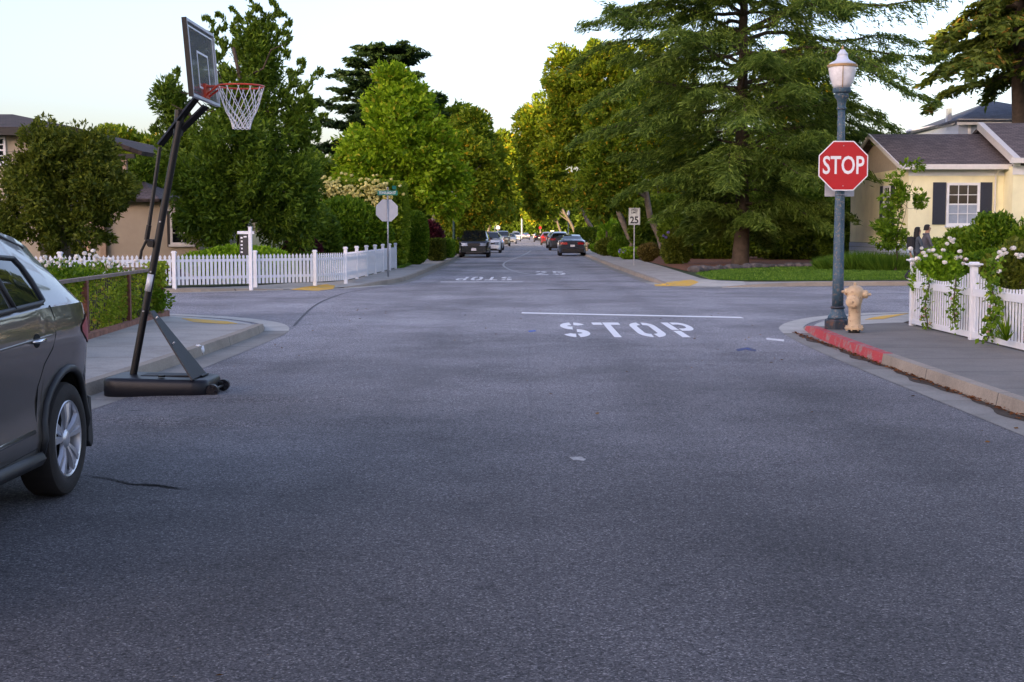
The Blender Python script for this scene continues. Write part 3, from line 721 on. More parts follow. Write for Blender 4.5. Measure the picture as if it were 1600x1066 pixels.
# right side
street_tree([(858,935,105,260),(840,915,170,330),(880,1000,60,220),(855,905,72,190)],84,41,'tallest street tree on the right, gold leaves near its top','street',n=640)
street_tree([(915,1010,150,330),(900,985,230,345)],76,42,'leafy street tree half hidden by the huge cedar','street_dark',bx=1040,n=420)
street_tree([(822,885,150,280),(815,880,210,345),(805,850,172,240)],118,43,'street tree on the right leaning out over the parked cars','street',n=420)
street_tree([(808,858,200,300),(808,862,240,350)],165,44,'second row tree on the right of the street gap','street',n=300)
street_tree([(826,862,265,345),(828,880,250,345)],240,45,'distant tree closing the right half of the street','street_dark',n=260)
street_tree([(780,905,285,350)],352,46,'farthest dark tree across the end of the street','dark',bx=846,n=380)
street_tree([(690,790,285,356)],140,47,'low tree behind the green lamp post','street_dark',bx=745,n=200)
street_tree([(985,1060,60,240),(1000,1100,100,330)],92,48,'tree with golden tips seen through the huge cedar','street',bx=1030,n=260)
street_tree([(1180,1300,60,330),(1100,1200,200,350)],86,49,'dark tree standing behind the huge cedar','street_dark',bx=1230,n=300)
# gold tree behind the left house
b=at(205,104)
tree('sunlit_tree',b,9,[el(150,215,197,270,104,b),el(195,268,208,290,104,b)],LM['street'],'gold sunlit tree behind the house at the left',size=.2,n_cl=260,per=90,rc=.7,seed=51)
b=at(235,70)
tree('dark_tree',b,6,[el(195,270,238,330,70,b),el(250,300,225,330,72,b)],LM['dark'],'dark tree behind the brown garage wall',size=.14,n_cl=200,per=90,rc=.5,seed=52)
# big bushy tree in front of the left house
b=at(100,39,.15)
E=[el(20,130,188,320,39,b,1.3),el(5,110,250,400,38.7,b,1.3),el(90,205,245,345,39,b,1.2),el(70,180,195,300,39.2,b,1.1),el(60,175,310,410,38.8,b,1.1),el(-15,60,260,380,38.5,b,1.0),el(118,205,270,330,38.6,b,.9)]
tree('bushy_tree',b,5,E,LM['olive'],'wide bushy olive-green tree covering the front of the left house',size=.065,n_cl=430,per=150,rc=.36,seed=53,r0=.11,nl=22,bark=mat_bark_grey,interior=6000,aspect=.4)
# slim leafy young tree before the cream house
b=at(1400,50)
E=[el(1383,1425,268,330,50,b,.5),el(1405,1446,275,300,50,b,.4),el(1375,1415,310,385,50,b,.5),el(1420,1447,290,345,50,b,.35),el(1366,1400,340,400,49.8,b,.5),el(1400,1440,252,262,50,b,.25),el(1395,1425,350,395,50,b,.4)]
tree('young_tree',b,4,E,LM['hedge'],'slim young tree with light green leaves before the cream house',size=.075,n_cl=125,per=42,rc=.26,seed=54,r0=.04,nl=10,shell=.2)
# tall clipped hedge with cream blossom
def hedge(px0,px1,py0,py1,D,depth,leaf,label,n,size,seed,flowers=None,name='hedge',boxy=.75,group=None):
    x0,x1=WX(px0,D),WX(px1,D); h=WZ(py0,D)-.13
    return bush(name,((x0+x1)/2,D+depth/2,.13),((x1-x0)/2,depth/2,h/2),leaf,label,'hedge' if name=='hedge' else 'shrub',group,size,n,seed,boxy=boxy,flowers=flowers)
h=hedge(478,634,277,405,55.6,3.6,LM['tall_hedge'],'tall clipped hedge with cream blossom near its top',52000,.085,61)
rng=np.random.default_rng(5); C=[]
for (cx,cy,sx,sy,n) in [(515,291,14,7,60),(585,300,13,9,75),(540,300,9,5,26),(560,315,16,9,26),(590,325,8,9,16),(500,300,8,6,22),(548,305,30,14,20),(620,300,4,4,0)]:
    for i in range(int(n*2.2)):
        p=W(rng.normal(cx,sx),rng.normal(cy,sy),55.6+rng.uniform(-.15,.25)); C.append((p.x-h.location.x,p.y-h.location.y,min(p.z-h.location.z,3.9)))
make_flowers(h,np.array(C),.10,mat_petal_cream,rng,name='blossom')
bush('laurel_bush',at(540,52.5),(1.75,1.1,1.35),LM['hedge'],'rounded dark laurel bush under the blossoming hedge','shrub',None,.08,16000,62)
bush('laurel_bush',at(490,49),(.9,.8,1.2),LM['dark'],'dark bush in the shade between the dark tree and the hedge','shrub',None,.08,9000,63)
bush('topiary_bush',at(650,61.5),(.58,.58,1.22),LM['hedge'],'clipped egg-shaped bush beside the pavement','shrub',None,.05,26000,64,boxy=.25)
bush('clipped_hedge',(WX(683,70),70,.13),(.42,1.4,.58),LM['olive'],'low clipped hedge right of the egg-shaped bush','hedge','low clipped hedges beside the pavement',.05,8000,65,boxy=.8)
bush('clipped_hedge',(WX(698,78),78,.13),(.42,2.2,.55),LM['hedge'],'second low clipped hedge, farther along the pavement','hedge','low clipped hedges beside the pavement',.055,8000,66,boxy=.8)
bush('plum_bush',(WX(684,74)-.8,75,.13),(1.0,.8,1.1),LM['plum'],'dark red plum foliage above the low clipped hedges','shrub',None,.08,6000,67)
bush('plum_bush',at(470,47.5),(.7,.5,.7),LM['plum'],'dark red shrub in the shade of the tall dark tree','shrub',None,.07,5000,68)
bush('garden_shrub',(WX(712,92),92,.13),(.7,1.6,.8),LM['lime'],'light green shrub beside the black car','shrub',None,.08,5000,69)
bush('light_shrub',at(372,39.6),(1.60,.7,.52),LM['lime'],'wide light green shrub behind the sign post','shrub',None,.06,16000,70)
bush('low_plant',at(262,39.0),(.45,.3,.2),LM['plum'],'low reddish plants at the foot of the tan wall','plant',None,.05,2200,71)
bush('low_plant',at(490,43.5),(.7,.5,.4),LM['hedge'],'low dark green plants behind the fence corner','plant',None,.06,4000,711)
# right far garden
bush('clipped_hedge',(WX(998,90),90,.13),(1.9,1.2,1.05),LM['hedge'],'dark clipped hedge behind the speed limit sign','hedge',None,.085,14000,72,boxy=.8)
bush('clipped_hedge',(WX(925,118),118,.13),(1.6,1.2,.95),LM['dark'],'dark clipped hedge beyond the parked blue-black car','hedge',None,.1,9000,73,boxy=.8)
bush('round_shrub',at(1014,67),(.52,.52,.46),LM['brown'],'round brownish shrub beside the speed limit post','shrub',None,.045,9000,74)
bush('agapanthus',at(986,73),(.62,.6,.34),LM['lime'],'purple agapanthus clump by the pavement','plant',None,.07,3500,75,flowers=(mat_petal_purple,60,.11))
bush('leafy_shrub',at(1056,62),(.72,.6,.82),LM['olive'],'leafy shrub with a few purple flowers beside the mulch','shrub',None,.07,8000,76,flowers=(mat_petal_purple,9,.13))
bush('garden_shrub',(WX(950,84),84,.13),(.75,.8,.55),LM['olive'],'dull green shrub right of the distant hydrant','shrub',None,.07,5000,77)
bush('garden_shrub',(WX(966,80),80,.13),(.6,.7,.62),LM['hedge'],'green mounded shrub left of the purple flowers','shrub',None,.07,5000,78)
bush('garden_shrub',(WX(940,96),96,.13),(.75,.8,.36),LM['lime'],'pale low shrub at the edge of the pavement','shrub',None,.08,4000,79)
bush('garden_shrub',(WX(957,104),104,.13),(1.1,.8,1.2),LM['lime'],'tall light green shrub below the street tree','shrub',None,.11,5000,80)
# strappy plants
def strappy(px,D,hh,n,label,seed,leaf,trunk=0):
    rng=np.random.default_rng(seed); root=empty('strappy_plant',at(px,D),0,label,'plant')
    a=rng.uniform(0,6.3,(n,1)); e=rng.uniform(.1,1.3,(n,1)); D_=np.hstack([np.cos(a)*np.cos(e),np.sin(a)*np.cos(e),np.sin(e)])
    L=hh*rng.uniform(.6,1,(n,1)); P=D_*L/2+np.array([0,0,trunk])
    U=unit(np.cross(D_,[0,0,1.0])); quads('leaves',P,D_*L/2,U*hh*.045,leaf,root)
    if trunk: MB().tube([(0,0,-.1),(0,0,trunk)],[.1,.08],7).build('stem',mat_bark,root)
strappy(948,98,1.4,90,'palm-like plant with a bare stem near the right kerb',1,LM['lime'],1.6)
strappy(962,92,1.3,90,'palm-like plant with sword leaves left of the speed limit sign',2,LM['lime'],1.1)
# near right garden
bush('rounded_shrub',at(1503,23.9),(.47,.42,.78),LM['hedge'],'rounded green shrub under the white window','shrub','rounded shrubs behind the right fence',.038,12000,81)
bush('rounded_shrub',at(1553,23.6),(.50,.42,.89),LM['hedge'],'largest rounded shrub, right of the white window','shrub','rounded shrubs behind the right fence',.038,15000,82)
bush('rounded_shrub',at(1461,44),(.5,.5,.62),LM['hedge'],'small rounded shrub behind the two walkers','shrub','rounded shrubs behind the right fence',.06,6000,83)
bush('rounded_shrub',at(1608,23.2),(.5,.45,.84),LM['hedge'],'rounded shrub cut off by the right edge of the photo','shrub','rounded shrubs behind the right fence',.038,9000,84)
bush('garden_hedge',(7.95,22.2,.13),(.95,.5,.60),LM['hedge'],'dense dark green hedge behind the white rose bushes','hedge',None,.036,26000,85,boxy=.3)
def bladesbush(px,D,r,label,seed,n=2600,h=.7):
    root=empty('grass_clump',at(px,D),0,label,'plant'); rng=np.random.default_rng(seed)
    a=rng.uniform(0,6.3,(n,1)); q=np.sqrt(rng.random((n,1))); xy=np.hstack([np.cos(a)*q*r,np.sin(a)*q*r*.5])
    L=h*rng.uniform(.6,1.1,(n,1)); d=unit(np.hstack([xy/r*.9+rng.normal(0,.3,(n,2)),np.ones((n,1))]))
    P=np.hstack([xy,np.zeros((n,1))])+d*L/2; U=unit(np.cross(d,rng.normal(0,1,(n,3))))
    quads('blades',P,d*L/2,U*.02,LM['grass'],root)
bladesbush(1312,52,.75,'tall grass clump left of the lamp post foot',1,h=.6)
bladesbush(1350,51,.9,'tall grass clump right of the lamp post',2,h=.8)
bladesbush(1396,50.5,.9,'tall grass clump under the slim young tree',3,h=.75)
# roses
rng=np.random.default_rng(9)
def rose(px,D,r,label,seed,nf,fm,fs,pix=None,n=7000,leaf='olive',zc=.13,size=.035):
    o=bush('rose_bush',at(px,D,zc),r,LM[leaf],label,'rose bush',None,size,n,seed,lump=.4)
    if pix:
        g=np.random.default_rng(seed); C=[]
        for (x,y) in pix:
            p=W(x,y,D-r[1]*.75+g.uniform(-.1,.1)); C.append((p.x-o.location.x,p.y-o.location.y,p.z-o.location.z))
        make_flowers(o,np.array(C),fs,fm,g,26)
    return o
PK=[(1423,389),(1426,412),(1440,388),(1446,400),(1458,391),(1462,399),(1451,392),(1484,372),(1489,379),(1480,381),(1474,391),(1495,403),(1501,402),(1433,404),(1468,402),(1476,410),(1500,393),(1510,405),(1505,412),(1486,376),(1443,395),(1490,374)]
o=rose(1466,21.2,(.37,.32,.56),'pink and white rose bush beside the corner fence post',91,0,mat_petal,.050,PK,6000,'lime')
g=np.random.default_rng(4); C=[]
for (x,y) in [(1484,412),(1489,414),(1480,409),(1509,406)]:
    p=W(x,y,21.3); C.append((p.x-o.location.x,p.y-o.location.y,p.z-o.location.z))
make_flowers(o,np.array(C),.075,mat_petal_pink,g,26,'pink_blossom')
rose(1580,19.6,(.42,.35,.62),'white rose bush leaning over the fence at the right edge',92,0,mat_petal,.052,[(1562,394),(1568,390),(1560,402),(1556,406),(1572,395),(1586,400),(1593,402),(1589,398),(1597,399),(1565,398),(1583,388),(1561,424)],6500,'olive')
def climber(pts,label,seed,D0,nleaf=240,fl=0,sz=.032):
    rng=np.random.default_rng(seed); a=pts[0]; root=empty('climbing_rose',(a[0],a[1],a[2]),0,label,'climbing plant')
    mb=MB(); mb.tube([Vector(p)-Vector(a) for p in pts],.010,5).build('stem',mat_bark,root)
    Q=resamp(pts,nleaf); P=np.array([tuple(q-Vector(a)) for q in Q])+rng.normal(0,1,(nleaf,3))*np.array([.04,.13,.09])
    P[:,0]=np.where(P[:,0]+a[0]<6.10,P[:,0],-np.abs(P[:,0]))
    p,A,B=leaves_at(rng,P,rng.normal(0,1,(nleaf,3)),sz,.6); quads('leaves',p,A,B,LM['hedge'],root)
    if fl: make_flowers(root,P[rng.choice(nleaf,fl)],.03,mat_petal_pink,rng)
xf=6.07
climber([(xf,20.2,.16),(xf,20.4,.5),(xf,20.2,.8),(xf,20.35,1.0)],'climbing rose at the first panel of the picket fence',1,21,150,6)
climber([(xf-.06,18.75,.3),(xf-.1,18.72,.6),(xf-.08,18.7,1.0)],'climbing rose tied to the second fence post',2,19,170,3)
climber([(xf,17.6,.2),(xf-.03,17.2,.6),(xf-.03,17.5,1.0),(xf-.05,17.2,1.25)],'climbing rose sprawling over the fence near the right edge',3,17,480,8,.034)
# palm-like leaves at the fence foot, right edge
root=empty('fern',(6.0,16.7,.13),0,'spiky fern growing through the fence at the right edge','plant'); rng=np.random.default_rng(3); n=60
a=rng.uniform(1.8,4.6,(n,1)); e=rng.uniform(.1,1.2,(n,1)); D_=np.hstack([np.cos(a)*np.cos(e)*.5,np.sin(a)*np.cos(e),np.sin(e)]); L=.45*rng.uniform(.6,1,(n,1))
quads('fronds',D_*L/2+np.array([0,0,.12]),D_*L/2,unit(np.cross(D_,[0,0,1.0]))*.012,LM['hedge'],root)
# white roses above the ivy fence
rose(140,22.5,(.80,.45,.44),'white rose bush above the ivy fence, beside the bushy tree',93,0,mat_petal,.050,[(145,392),(150,400),(155,404),(150,408),(168,412),(173,406),(165,404),(176,413),(172,417),(140,398),(132,396),(120,401),(128,407)],4200,'hedge')
rose(88,20.8,(.66,.4,.47),'white rose bush just behind the parked car roof',94,0,mat_petal,.048,[(66,408),(70,402),(76,410),(82,406),(90,411),(96,404),(72,415),(104,409),(110,412),(60,411)],3800,'hedge')
rose(200,23.3,(.62,.3,.36),'low white rose bush right of the leaning pole foot',95,0,mat_petal,.048,[(203,411),(208,421),(213,407),(186,409),(195,414)],3000,'hedge')

# background growth that closes the view under and beyond the cedar
GB='trees and hedges closing the gardens behind the cedar'
bush('background_hedge',(WX(1120,74),74,.13),(3.2,1.5,1.6),LM['dark'],'dark hedge behind the cedar trunk, left part','hedge',GB,.11,22000,201,boxy=.3)
bush('background_hedge',(WX(1240,72),72,.13),(3.4,1.5,1.9),LM['dark'],'dark hedge behind the cedar, between its trunk and the lamp post','hedge',GB,.11,24000,202,boxy=.3)
bush('background_hedge',(WX(1345,70),70,.13),(2.4,1.5,1.7),LM['dark'],'dark hedge at the left flank of the cream house','hedge',GB,.11,16000,203,boxy=.3)
bush('background_hedge',(WX(1045,84),84,.13),(2.6,1.5,1.9),LM['dark'],'dark hedge left of the cedar trunk','hedge',GB,.12,16000,204,boxy=.3)
def backtree(x0,x1,y0,y1,D,seed,label,leaf,n=260):
    b=at((x0+x1)/2,D); m=(x0+x1)/2; q=(x1-x0)
    E=[el(x0,x0+q*.6,y0+15,y1,D,b,3),el(x0+q*.35,x1,y0,y1,D,b,3),el(x0+q*.2,x0+q*.8,(y0+y1)/2,372,D,b,3)]
    tree('background_tree',b,9,E,LM[leaf],label,'tree',GB,size=.13*(D/66)**.8,n_cl=n,per=100,rc=.7*(D/66)**.6,seed=seed)
backtree(1050,1170,230,372,98,211,'low dark tree left of the cedar trunk, far behind it','street_dark')
backtree(1170,1300,210,372,96,212,'dark tree right of the cedar trunk, far behind it','dark')
backtree(1280,1400,225,372,92,213,'dark tree rising behind the left end of the cream house','dark',240)
backtree(930,1060,250,366,130,214,'green tree closing the garden beyond the speed limit sign','street_dark',220)
backtree(400,560,230,372,92,215,'dark tree behind the flowering hedge','dark',260)
backtree(560,700,270,372,120,216,'dark tree low behind the bright green tree','street_dark',200)
backtree(690,800,300,366,420,217,'distant tree at the left end of the street','dark',200)
backtree(830,960,290,366,400,218,'distant tree at the right end of the street','dark',200)
backtree(740,905,318,368,520,219,'farthest tree behind the white pole','dark',260)
backtree(-120,60,215,380,75,220,'tree behind the tan house at the far left','dark',200)
backtree(-420,-200,150,375,64,221,'tree standing beyond the left edge of the photo','dark',200)
backtree(-700,-430,190,375,80,222,'tree farther beyond the left edge of the photo','street_dark',200)
backtree(1640,1860,120,375,66,223,'tree standing beyond the right edge of the photo','dark',200)
# ================================================================ HOUSES
def stucco(name,c): return M_(name,c,.9,var=.10,scale=1.2,bmp=.35)
def shingle(name,c,along='x'):
    m,n,b=newmat(name); p=coord(n); br=n.nodes.new('ShaderNodeTexBrick'); mp=n.nodes.new('ShaderNodeMapping')
    mp.inputs['Scale'].default_value=(1,1.35,1); n.links.new(p,mp.inputs[0]); n.links.new(mp.outputs[0],br.inputs['Vector'])
    br.inputs['Scale'].default_value=1; br.inputs['Brick Width'].default_value=.32; br.inputs['Row Height'].default_value=.19; br.inputs['Mortar Size'].default_value=.012
    for i,k in (('Color1',.72),('Color2',1.25),('Mortar',.35)): br.inputs[i].default_value=(*[x*k for x in c],1)
    br.inputs['Bias'].default_value=0
    col=mix(n,1.0,br.outputs['Color'],ramp(n,noise(n,p,3,5,.7),[(.3,(.75,.75,.75)),(.7,(1.25,1.22,1.2))]),'MULTIPLY')
    n.links.new(col,b.inputs['Base Color']); b.inputs['Roughness'].default_value=.9; bump(n,b,br.outputs['Fac'],-.5,.02); return m
mat_cream=stucco('cream_stucco',(.85,.80,.53)); mat_tan=stucco('tan_stucco',(.42,.355,.27)); mat_white=M_('white_paint',(.74,.75,.78),.5,var=.05,scale=3)
mat_trim=M_('white_trim',(.66,.64,.62),.55,var=.06); mat_shutter=M_('navy_shutter',(.020,.024,.042),.5,var=.1)
mat_roof=shingle('grey_shingle',(.120,.095,.095)); mat_roof_blue=shingle('blue_shingle',(.085,.105,.15)); mat_roof_dk=shingle('brown_shingle',(.065,.048,.042))
mat_glass=M_('window_glass',(.012,.014,.018),.06,var=.1,spec=.9); mat_curtain=M_('pale_blind',(.28,.33,.42),.35,var=.1,spec=.8)
mat_siding_blue=M_('pale_blue_siding',(.40,.47,.60),.6,var=.06); mat_siding=M_('cream_siding',(.50,.44,.34),.7,var=.08)
mat_dark=M_('dark_trim',(.02,.017,.016),.6); mat_post=M_('tan_post',(.38,.27,.19),.8)
def wallbox(name,parent,x0,x1,y0,y1,z0,z1,m): return MB().box(x0,x1,y0,y1,z0,z1).build(name,m,parent)
def roofplane(mb,pts,th=.14):
    """sloping slab from 4 (or 3) corner points"""
    P=[Vector(p) for p in pts]; nrm=(P[1]-P[0]).cross(P[2]-P[0]).normalized()
    if nrm.z<0: P.reverse(); nrm=-nrm
    n=len(P); Q=[p-nrm*th for p in P]
    mb.add(P+Q,[tuple(range(n)),tuple(range(2*n-1,n-1,-1))]+[(i,n+i,n+(i+1)%n,(i+1)%n) for i in range(n)])
def window(parent,x0,x1,z0,z1,y,cols,rows,frame=mat_white,fw=.09,split=None,glass=mat_glass,low=None,axis='x',out=-1,sill=True):
    """sash window standing proud of the wall plane at y (faces -y), or of plane x=y when axis='y'"""
    def place(mb,a0,a1,z0_,z1_,d0,d1):
        if axis=='x': mb.box(a0,a1,min(y+out*d0,y+out*d1),max(y+out*d0,y+out*d1),z0_,z1_)
        else: mb.box(min(y+out*d0,y+out*d1),max(y+out*d0,y+out*d1),a0,a1,z0_,z1_)
    f=MB(); 
    place(f,x0-fw,x0,z0-fw,z1+fw,0,.07); place(f,x1,x1+fw,z0-fw,z1+fw,0,.07); place(f,x0,x1,z1,z1+fw,0,.07); place(f,x0,x1,z0-fw,z0,0,.07)
    wf=f.build('window',frame,parent)
    g=MB(); place(g,x0,x1,z0,z1,-.02,.015); g.build('pane',glass,wf)
    if low is not None:
        g=MB(); place(g,x0,x1,z0,(z0+z1)/2,.015,.019); g.build('blind',low,wf)
    m=MB()
    for i in range(1,cols): xx=x0+(x1-x0)*i/cols; place(m,xx-.014,xx+.014,z0,z1,.02,.04)
    for i in range(1,rows):
        zz=z0+(z1-z0)*i/rows; h=.028 if i*2==rows else .014; place(m,x0,x1,zz-h,zz+h,.022,.046)
    m.build('glazing_bar',frame,wf)
    if sill:
        m=MB(); place(m,x0-fw-.05,x1+fw+.05,z0-fw-.07,z0-fw,0,.12); m.build('sill',frame,wf)
    return wf
# ---- cream house on the right
D=54.0; xl=WX(1418,D); xr=WX(1566,D); zg=.15; ze=WZ(262,D); zr=WZ(205,D+4.2); yb=D+9.5
H1=empty('cream_house',((xl+xr)/2,D,0),0,'cream single-storey house with grey shingle roof and navy shutters','house')
ox,oy=(xl+xr)/2,D
def rel(x): return x-ox
a0,a1=rel(xl),rel(xr)
MB().box(a0,a1+14,0,9.5,zg+1.0,ze).build('wall',mat_cream,H1)
sd_=MB()
for i in range(5): sd_.box(a0-.03-.012*(i%2==0)*0,a1+14,-.03-.0,0,zg+i*.2,zg+i*.2+.185)
for i in range(5): sd_.box(a0-.03,a0,0.001,9.5,zg+i*.2,zg+i*.2+.185)
sd_.build('lap_siding',mat_siding_blue,H1)
# frieze, gutter
MB().box(a0-.02,a1+.2,-.05,-.001,ze-.33,ze+.02).build('frieze_board',mat_white,H1)
eo=.42
r=MB()
ym=4.75
zrr=zr-.1
roofplane(r,[(a0-.35,-eo,ze+.05),(a1+3.0,-eo,ze+.05),(a1+3.0,ym,zrr),(a0-.35,ym,zrr)])
roofplane(r,[(a0-.35,9.5+eo,ze+.05),(a1+3.0,9.5+eo,ze+.05),(a1+3.0,ym,zrr),(a0-.35,ym,zrr)])
rf=r.build('roof',mat_roof,H1)
g=MB(); g.box(a0-.40,a1+.1,-eo-.14,-eo-.003,ze-.10,ze+.10); g.build('gutter',mat_trim,H1)
g=MB(); g.prism([(-.0,ze),(9.5,ze),(ym,zrr-.16)],a0+.0,a0+.12,'yz'); g.build('gable',mat_siding,H1)
g=MB(); 
for sgn,y0 in ((1,-eo),(-1,9.5+eo)):
    roofplane(g,[(a0-.37,y0,ze+.02),(a0-.37,ym,zrr+.01),(a0-.44,ym,zrr+.01),(a0-.44,y0,ze+.02)],.17)
g.build('rake_board',mat_trim,H1)
for i in range(14):
    pass
zt,zb=WZ(290,D),WZ(349,D)
window(H1,rel(WX(1481,D)),rel(WX(1525,D)),zb,zt,0,3,4,mat_white,.10,low=mat_curtain)
for (p0_,p1_) in ((1456,1476),(1530,1548)):
    s=MB(); X0,X1=rel(WX(p0_,D)),rel(WX(p1_,D)); s.box(X0,X1,-.05,-.002,zb-.05,zt+.12)
    for i in range(24): zz=zb+.02+(zt-zb)*i/24; s.box(X0+.06,X1-.06,-.062,-.052,zz,zz+.035)
    s.build('shutter',mat_shutter,H1)
# side window with shutters
window(H1,2.6,3.5,zb,zt,a0,2,4,mat_white,.09,axis='y',out=-1)
for (q0,q1) in ((1.95,2.45),(3.65,4.15)): MB().box(a0-.05,a0-.002,q0,q1,zb-.05,zt+.1).build('shutter',mat_shutter,H1)
MB().tube([(a1-.35,-.08,zg+.9),(a1-.35,-.08,ze-.33),(a1-.35,-eo-.05,ze-.05)],.035,8).build('downspout',mat_trim,H1)
# projecting wing
wx=a1; wy=-1.0; zr2=WZ(196,D+4.2)
MB().box(wx,wx+14,wy,-.004,zg+.0,ze).build('wing_wall',mat_cream,H1)
MB().box(wx-.02,wx+14,wy-.05,wy-.001,ze-.33,ze+.02).build('frieze_board',mat_white,H1)
r=MB(); sl=rel(WX(1527,D+4.5)); 
se=rel(WX(1588,D-1.4))
zc=WZ(249,D-1.4)
roofplane(r,[(se,wy-eo,zc),(wx+16,wy-eo,zc),(wx+16,4.4,zr2+.1),(sl,4.4,zr2+.1)])
roofplane(r,[(sl,10,zc),(wx+16,10,zc),(wx+16,4.4,zr2+.1),(sl,4.4,zr2+.1)])
r.build('roof',mat_roof,H1)
g=MB(); roofplane(g,[(se-.15,wy-eo-.02,zc+.02),(se+.1,wy-eo-.02,zc+.02),(sl+.1,4.4,zr2+.13),(sl-.15,4.4,zr2+.13)],.30); g.build('rake_board',mat_trim,H1)
g=MB(); g.box(wx-.3,wx+16,wy-eo-.14,wy-eo-.003,zc-.16,zc+.04); g.build('gutter',mat_trim,H1)
# ---- pale blue house behind
D=84.0; x0,x1=WX(1447,D+3),WX(1700,D); ze=WZ(189,D); za=WZ(158,D+5)
H2=empty('blue_house',((x0+x1)/2,D,0),0,'pale blue house with a slate-blue hipped roof behind the cream house','house'); ox=(x0+x1)/2
MB().box(WX(1493,D)-ox,x1-ox,0,11,0,ze).build('wall',mat_siding_blue,H2)
xf0=WX(1490,D)-ox
MB().box(xf0-.1,x1-ox+.3,-.55,-.4,ze-.3,ze+.05).build('fascia',mat_white,H2)
xa=WX(1545,D+5)-ox; x2=x1-ox+.4
r=MB()
roofplane(r,[(xf0-.15,-.6,ze),(x2,-.6,ze),(xa+.3,5.4,za),(xa,5.4,za)])
roofplane(r,[(xf0-.15,-.6,ze),(xf0-.15,11.4,ze),(xa,5.4,za)])
roofplane(r,[(x2,-.6,ze),(x2,11.4,ze),(xa+.3,5.4,za)])
roofplane(r,[(xf0-.15,11.4,ze),(x2,11.4,ze),(xa+.3,5.4,za),(xa,5.4,za)])
rf=r.build('roof',mat_roof_blue,H2)
wl=WX(1449,D+8)-ox
r=MB(); roofplane(r,[(wl,4,WZ(205,D+4)),(xf0,0.2,WZ(190,D)-.02),(xf0,11,WZ(190,D)+.3),(wl,11,WZ(205,D+4))]); r.build('side_roof',mat_white,H2)
MB().box(wl+.4,xf0,3.5,10.5,0,WZ(206,D+4)-.35).build('side_wall',mat_siding_blue,H2)
MB().box(WX(1480,D+2)-ox-.12,WX(1480,D+2)-ox+.16,2.2,2.6,ze-.5,ze+.95).build('chimney',mat_siding_blue,H2)
MB().box(WX(1508,D)-ox,WX(1511,D)-ox+.06,-.06,-.002,ze-2,ze-.3).build('corner_board',mat_white,H2)
# ---- tan house on the left
D=45.0; H3=empty('tan_house',(WX(60,D),D,0),0,'tan stucco two-storey house with a dark hipped roof and covered balcony','house'); ox=H3.location.x
L=lambda px,d=D: WX(px,d)-ox
ze=WZ(200,D); zg=.15
MB().box(L(-260),L(62),0,4.5,zg,ze).box(L(-260),L(-40),4.5,9,zg,ze).build('wall',mat_tan,H3)
r=MB(); e=.5
xa,xb=L(-260)-e,L(205)+.15
zap=WZ(178,D+4.5)
roofplane(r,[(xa,-e,ze),(L(120)+.2,-e,ze),(L(25,D+4.5),4.5,zap),(xa+4,4.5,zap)])
roofplane(r,[(xa,9+e,ze),(L(120)+.2,9+e,ze),(L(25,D+4.5),4.5,zap),(xa+4,4.5,zap)])
roofplane(r,[(xa,-e,ze),(xa,9+e,ze),(xa+4,4.5,zap)])
roofplane(r,[(L(120)+.2,-e,ze),(xb+.25,-e+.6,WZ(236,D)),(xb+.25,7.5,WZ(236,D)+.1),(L(25,D+4.5),4.5,zap)])
roofplane(r,[(L(120)+.2,9+e,ze),(xb+.25,7.5,WZ(236,D)+.1),(L(25,D+4.5),4.5,zap)])
r.build('roof',mat_roof_dk,H3)
MB().box(xa,L(120)+.2,-e-.06,-e+.05,ze-.26,ze-.03).build('fascia',mat_dark,H3)
MB().box(L(148),L(212),.05,.2,WZ(247,D),WZ(240,D)).build('balcony_beam',mat_dark,H3)
for px in (163,194): MB().box(L(px)-.09,L(px)+.09,.12,.30,WZ(285,D),WZ(247,D)-.005).build('balcony_post',mat_post,H3)
window(H3,L(-30),L(10),WZ(252,D),WZ(217,D),0,3,4,mat_white,.08,sill=True)
window(H3,L(-40),L(14),WZ(362,D),WZ(333,D),0,3,3,mat_white,.08)
MB().box(L(152),L(318),-.6,8,zg,WZ(311,D-.6)).build('wing_wall',mat_tan,H3)
r=MB(); zw=WZ(311,D-.6); zk=WZ(284,D+1.5)
roofplane(r,[(L(150)-.2,-1.0,zw),(L(255,D-.6),-1.0,zw),(L(228,D+1.6),1.6,zk),(L(205,D+1.6),1.6,zk)],.1)
roofplane(r,[(L(255,D-.6),-1.0,zw),(L(262,D),4.4,zw),(L(228,D+1.6),1.6,zk)],.1)
roofplane(r,[(L(150)-.2,-1.0,zw),(L(150)-.2,4.4,zw),(L(205,D+1.6),1.6,zk)],.1)
roofplane(r,[(L(150)-.2,4.4,zw),(L(262,D),4.4,zw),(L(228,D+1.6),1.6,zk),(L(205,D+1.6),1.6,zk)],.1)
r.build('roof',mat_roof,H3)
MB().box(L(148)-.2,L(322),-.70,-.605,zw-.10,zw-.0).build('fascia',mat_dark,H3)
window(H3,L(270,D-.6),L(299,D-.6),WZ(379,D-.6),WZ(334,D-.6),-.6,2,3,mat_trim,.07)
MB().box(L(262,D-.6),L(266,D-.6),-.66,-.602,WZ(386,D-.6),WZ(330,D-.6)).build('shutter',mat_dark,H3)
MB().box(L(262,D-.6),L(304,D-.6),-.68,-.604,WZ(329,D-.6),WZ(325,D-.6)).build('window_hood',mat_trim,H3)
MB().box(L(163,D-.6)-.09,L(163,D-.6)+.09,-.78,-.61,zg,WZ(322,D-.6)).build('porch_post',mat_post,H3)
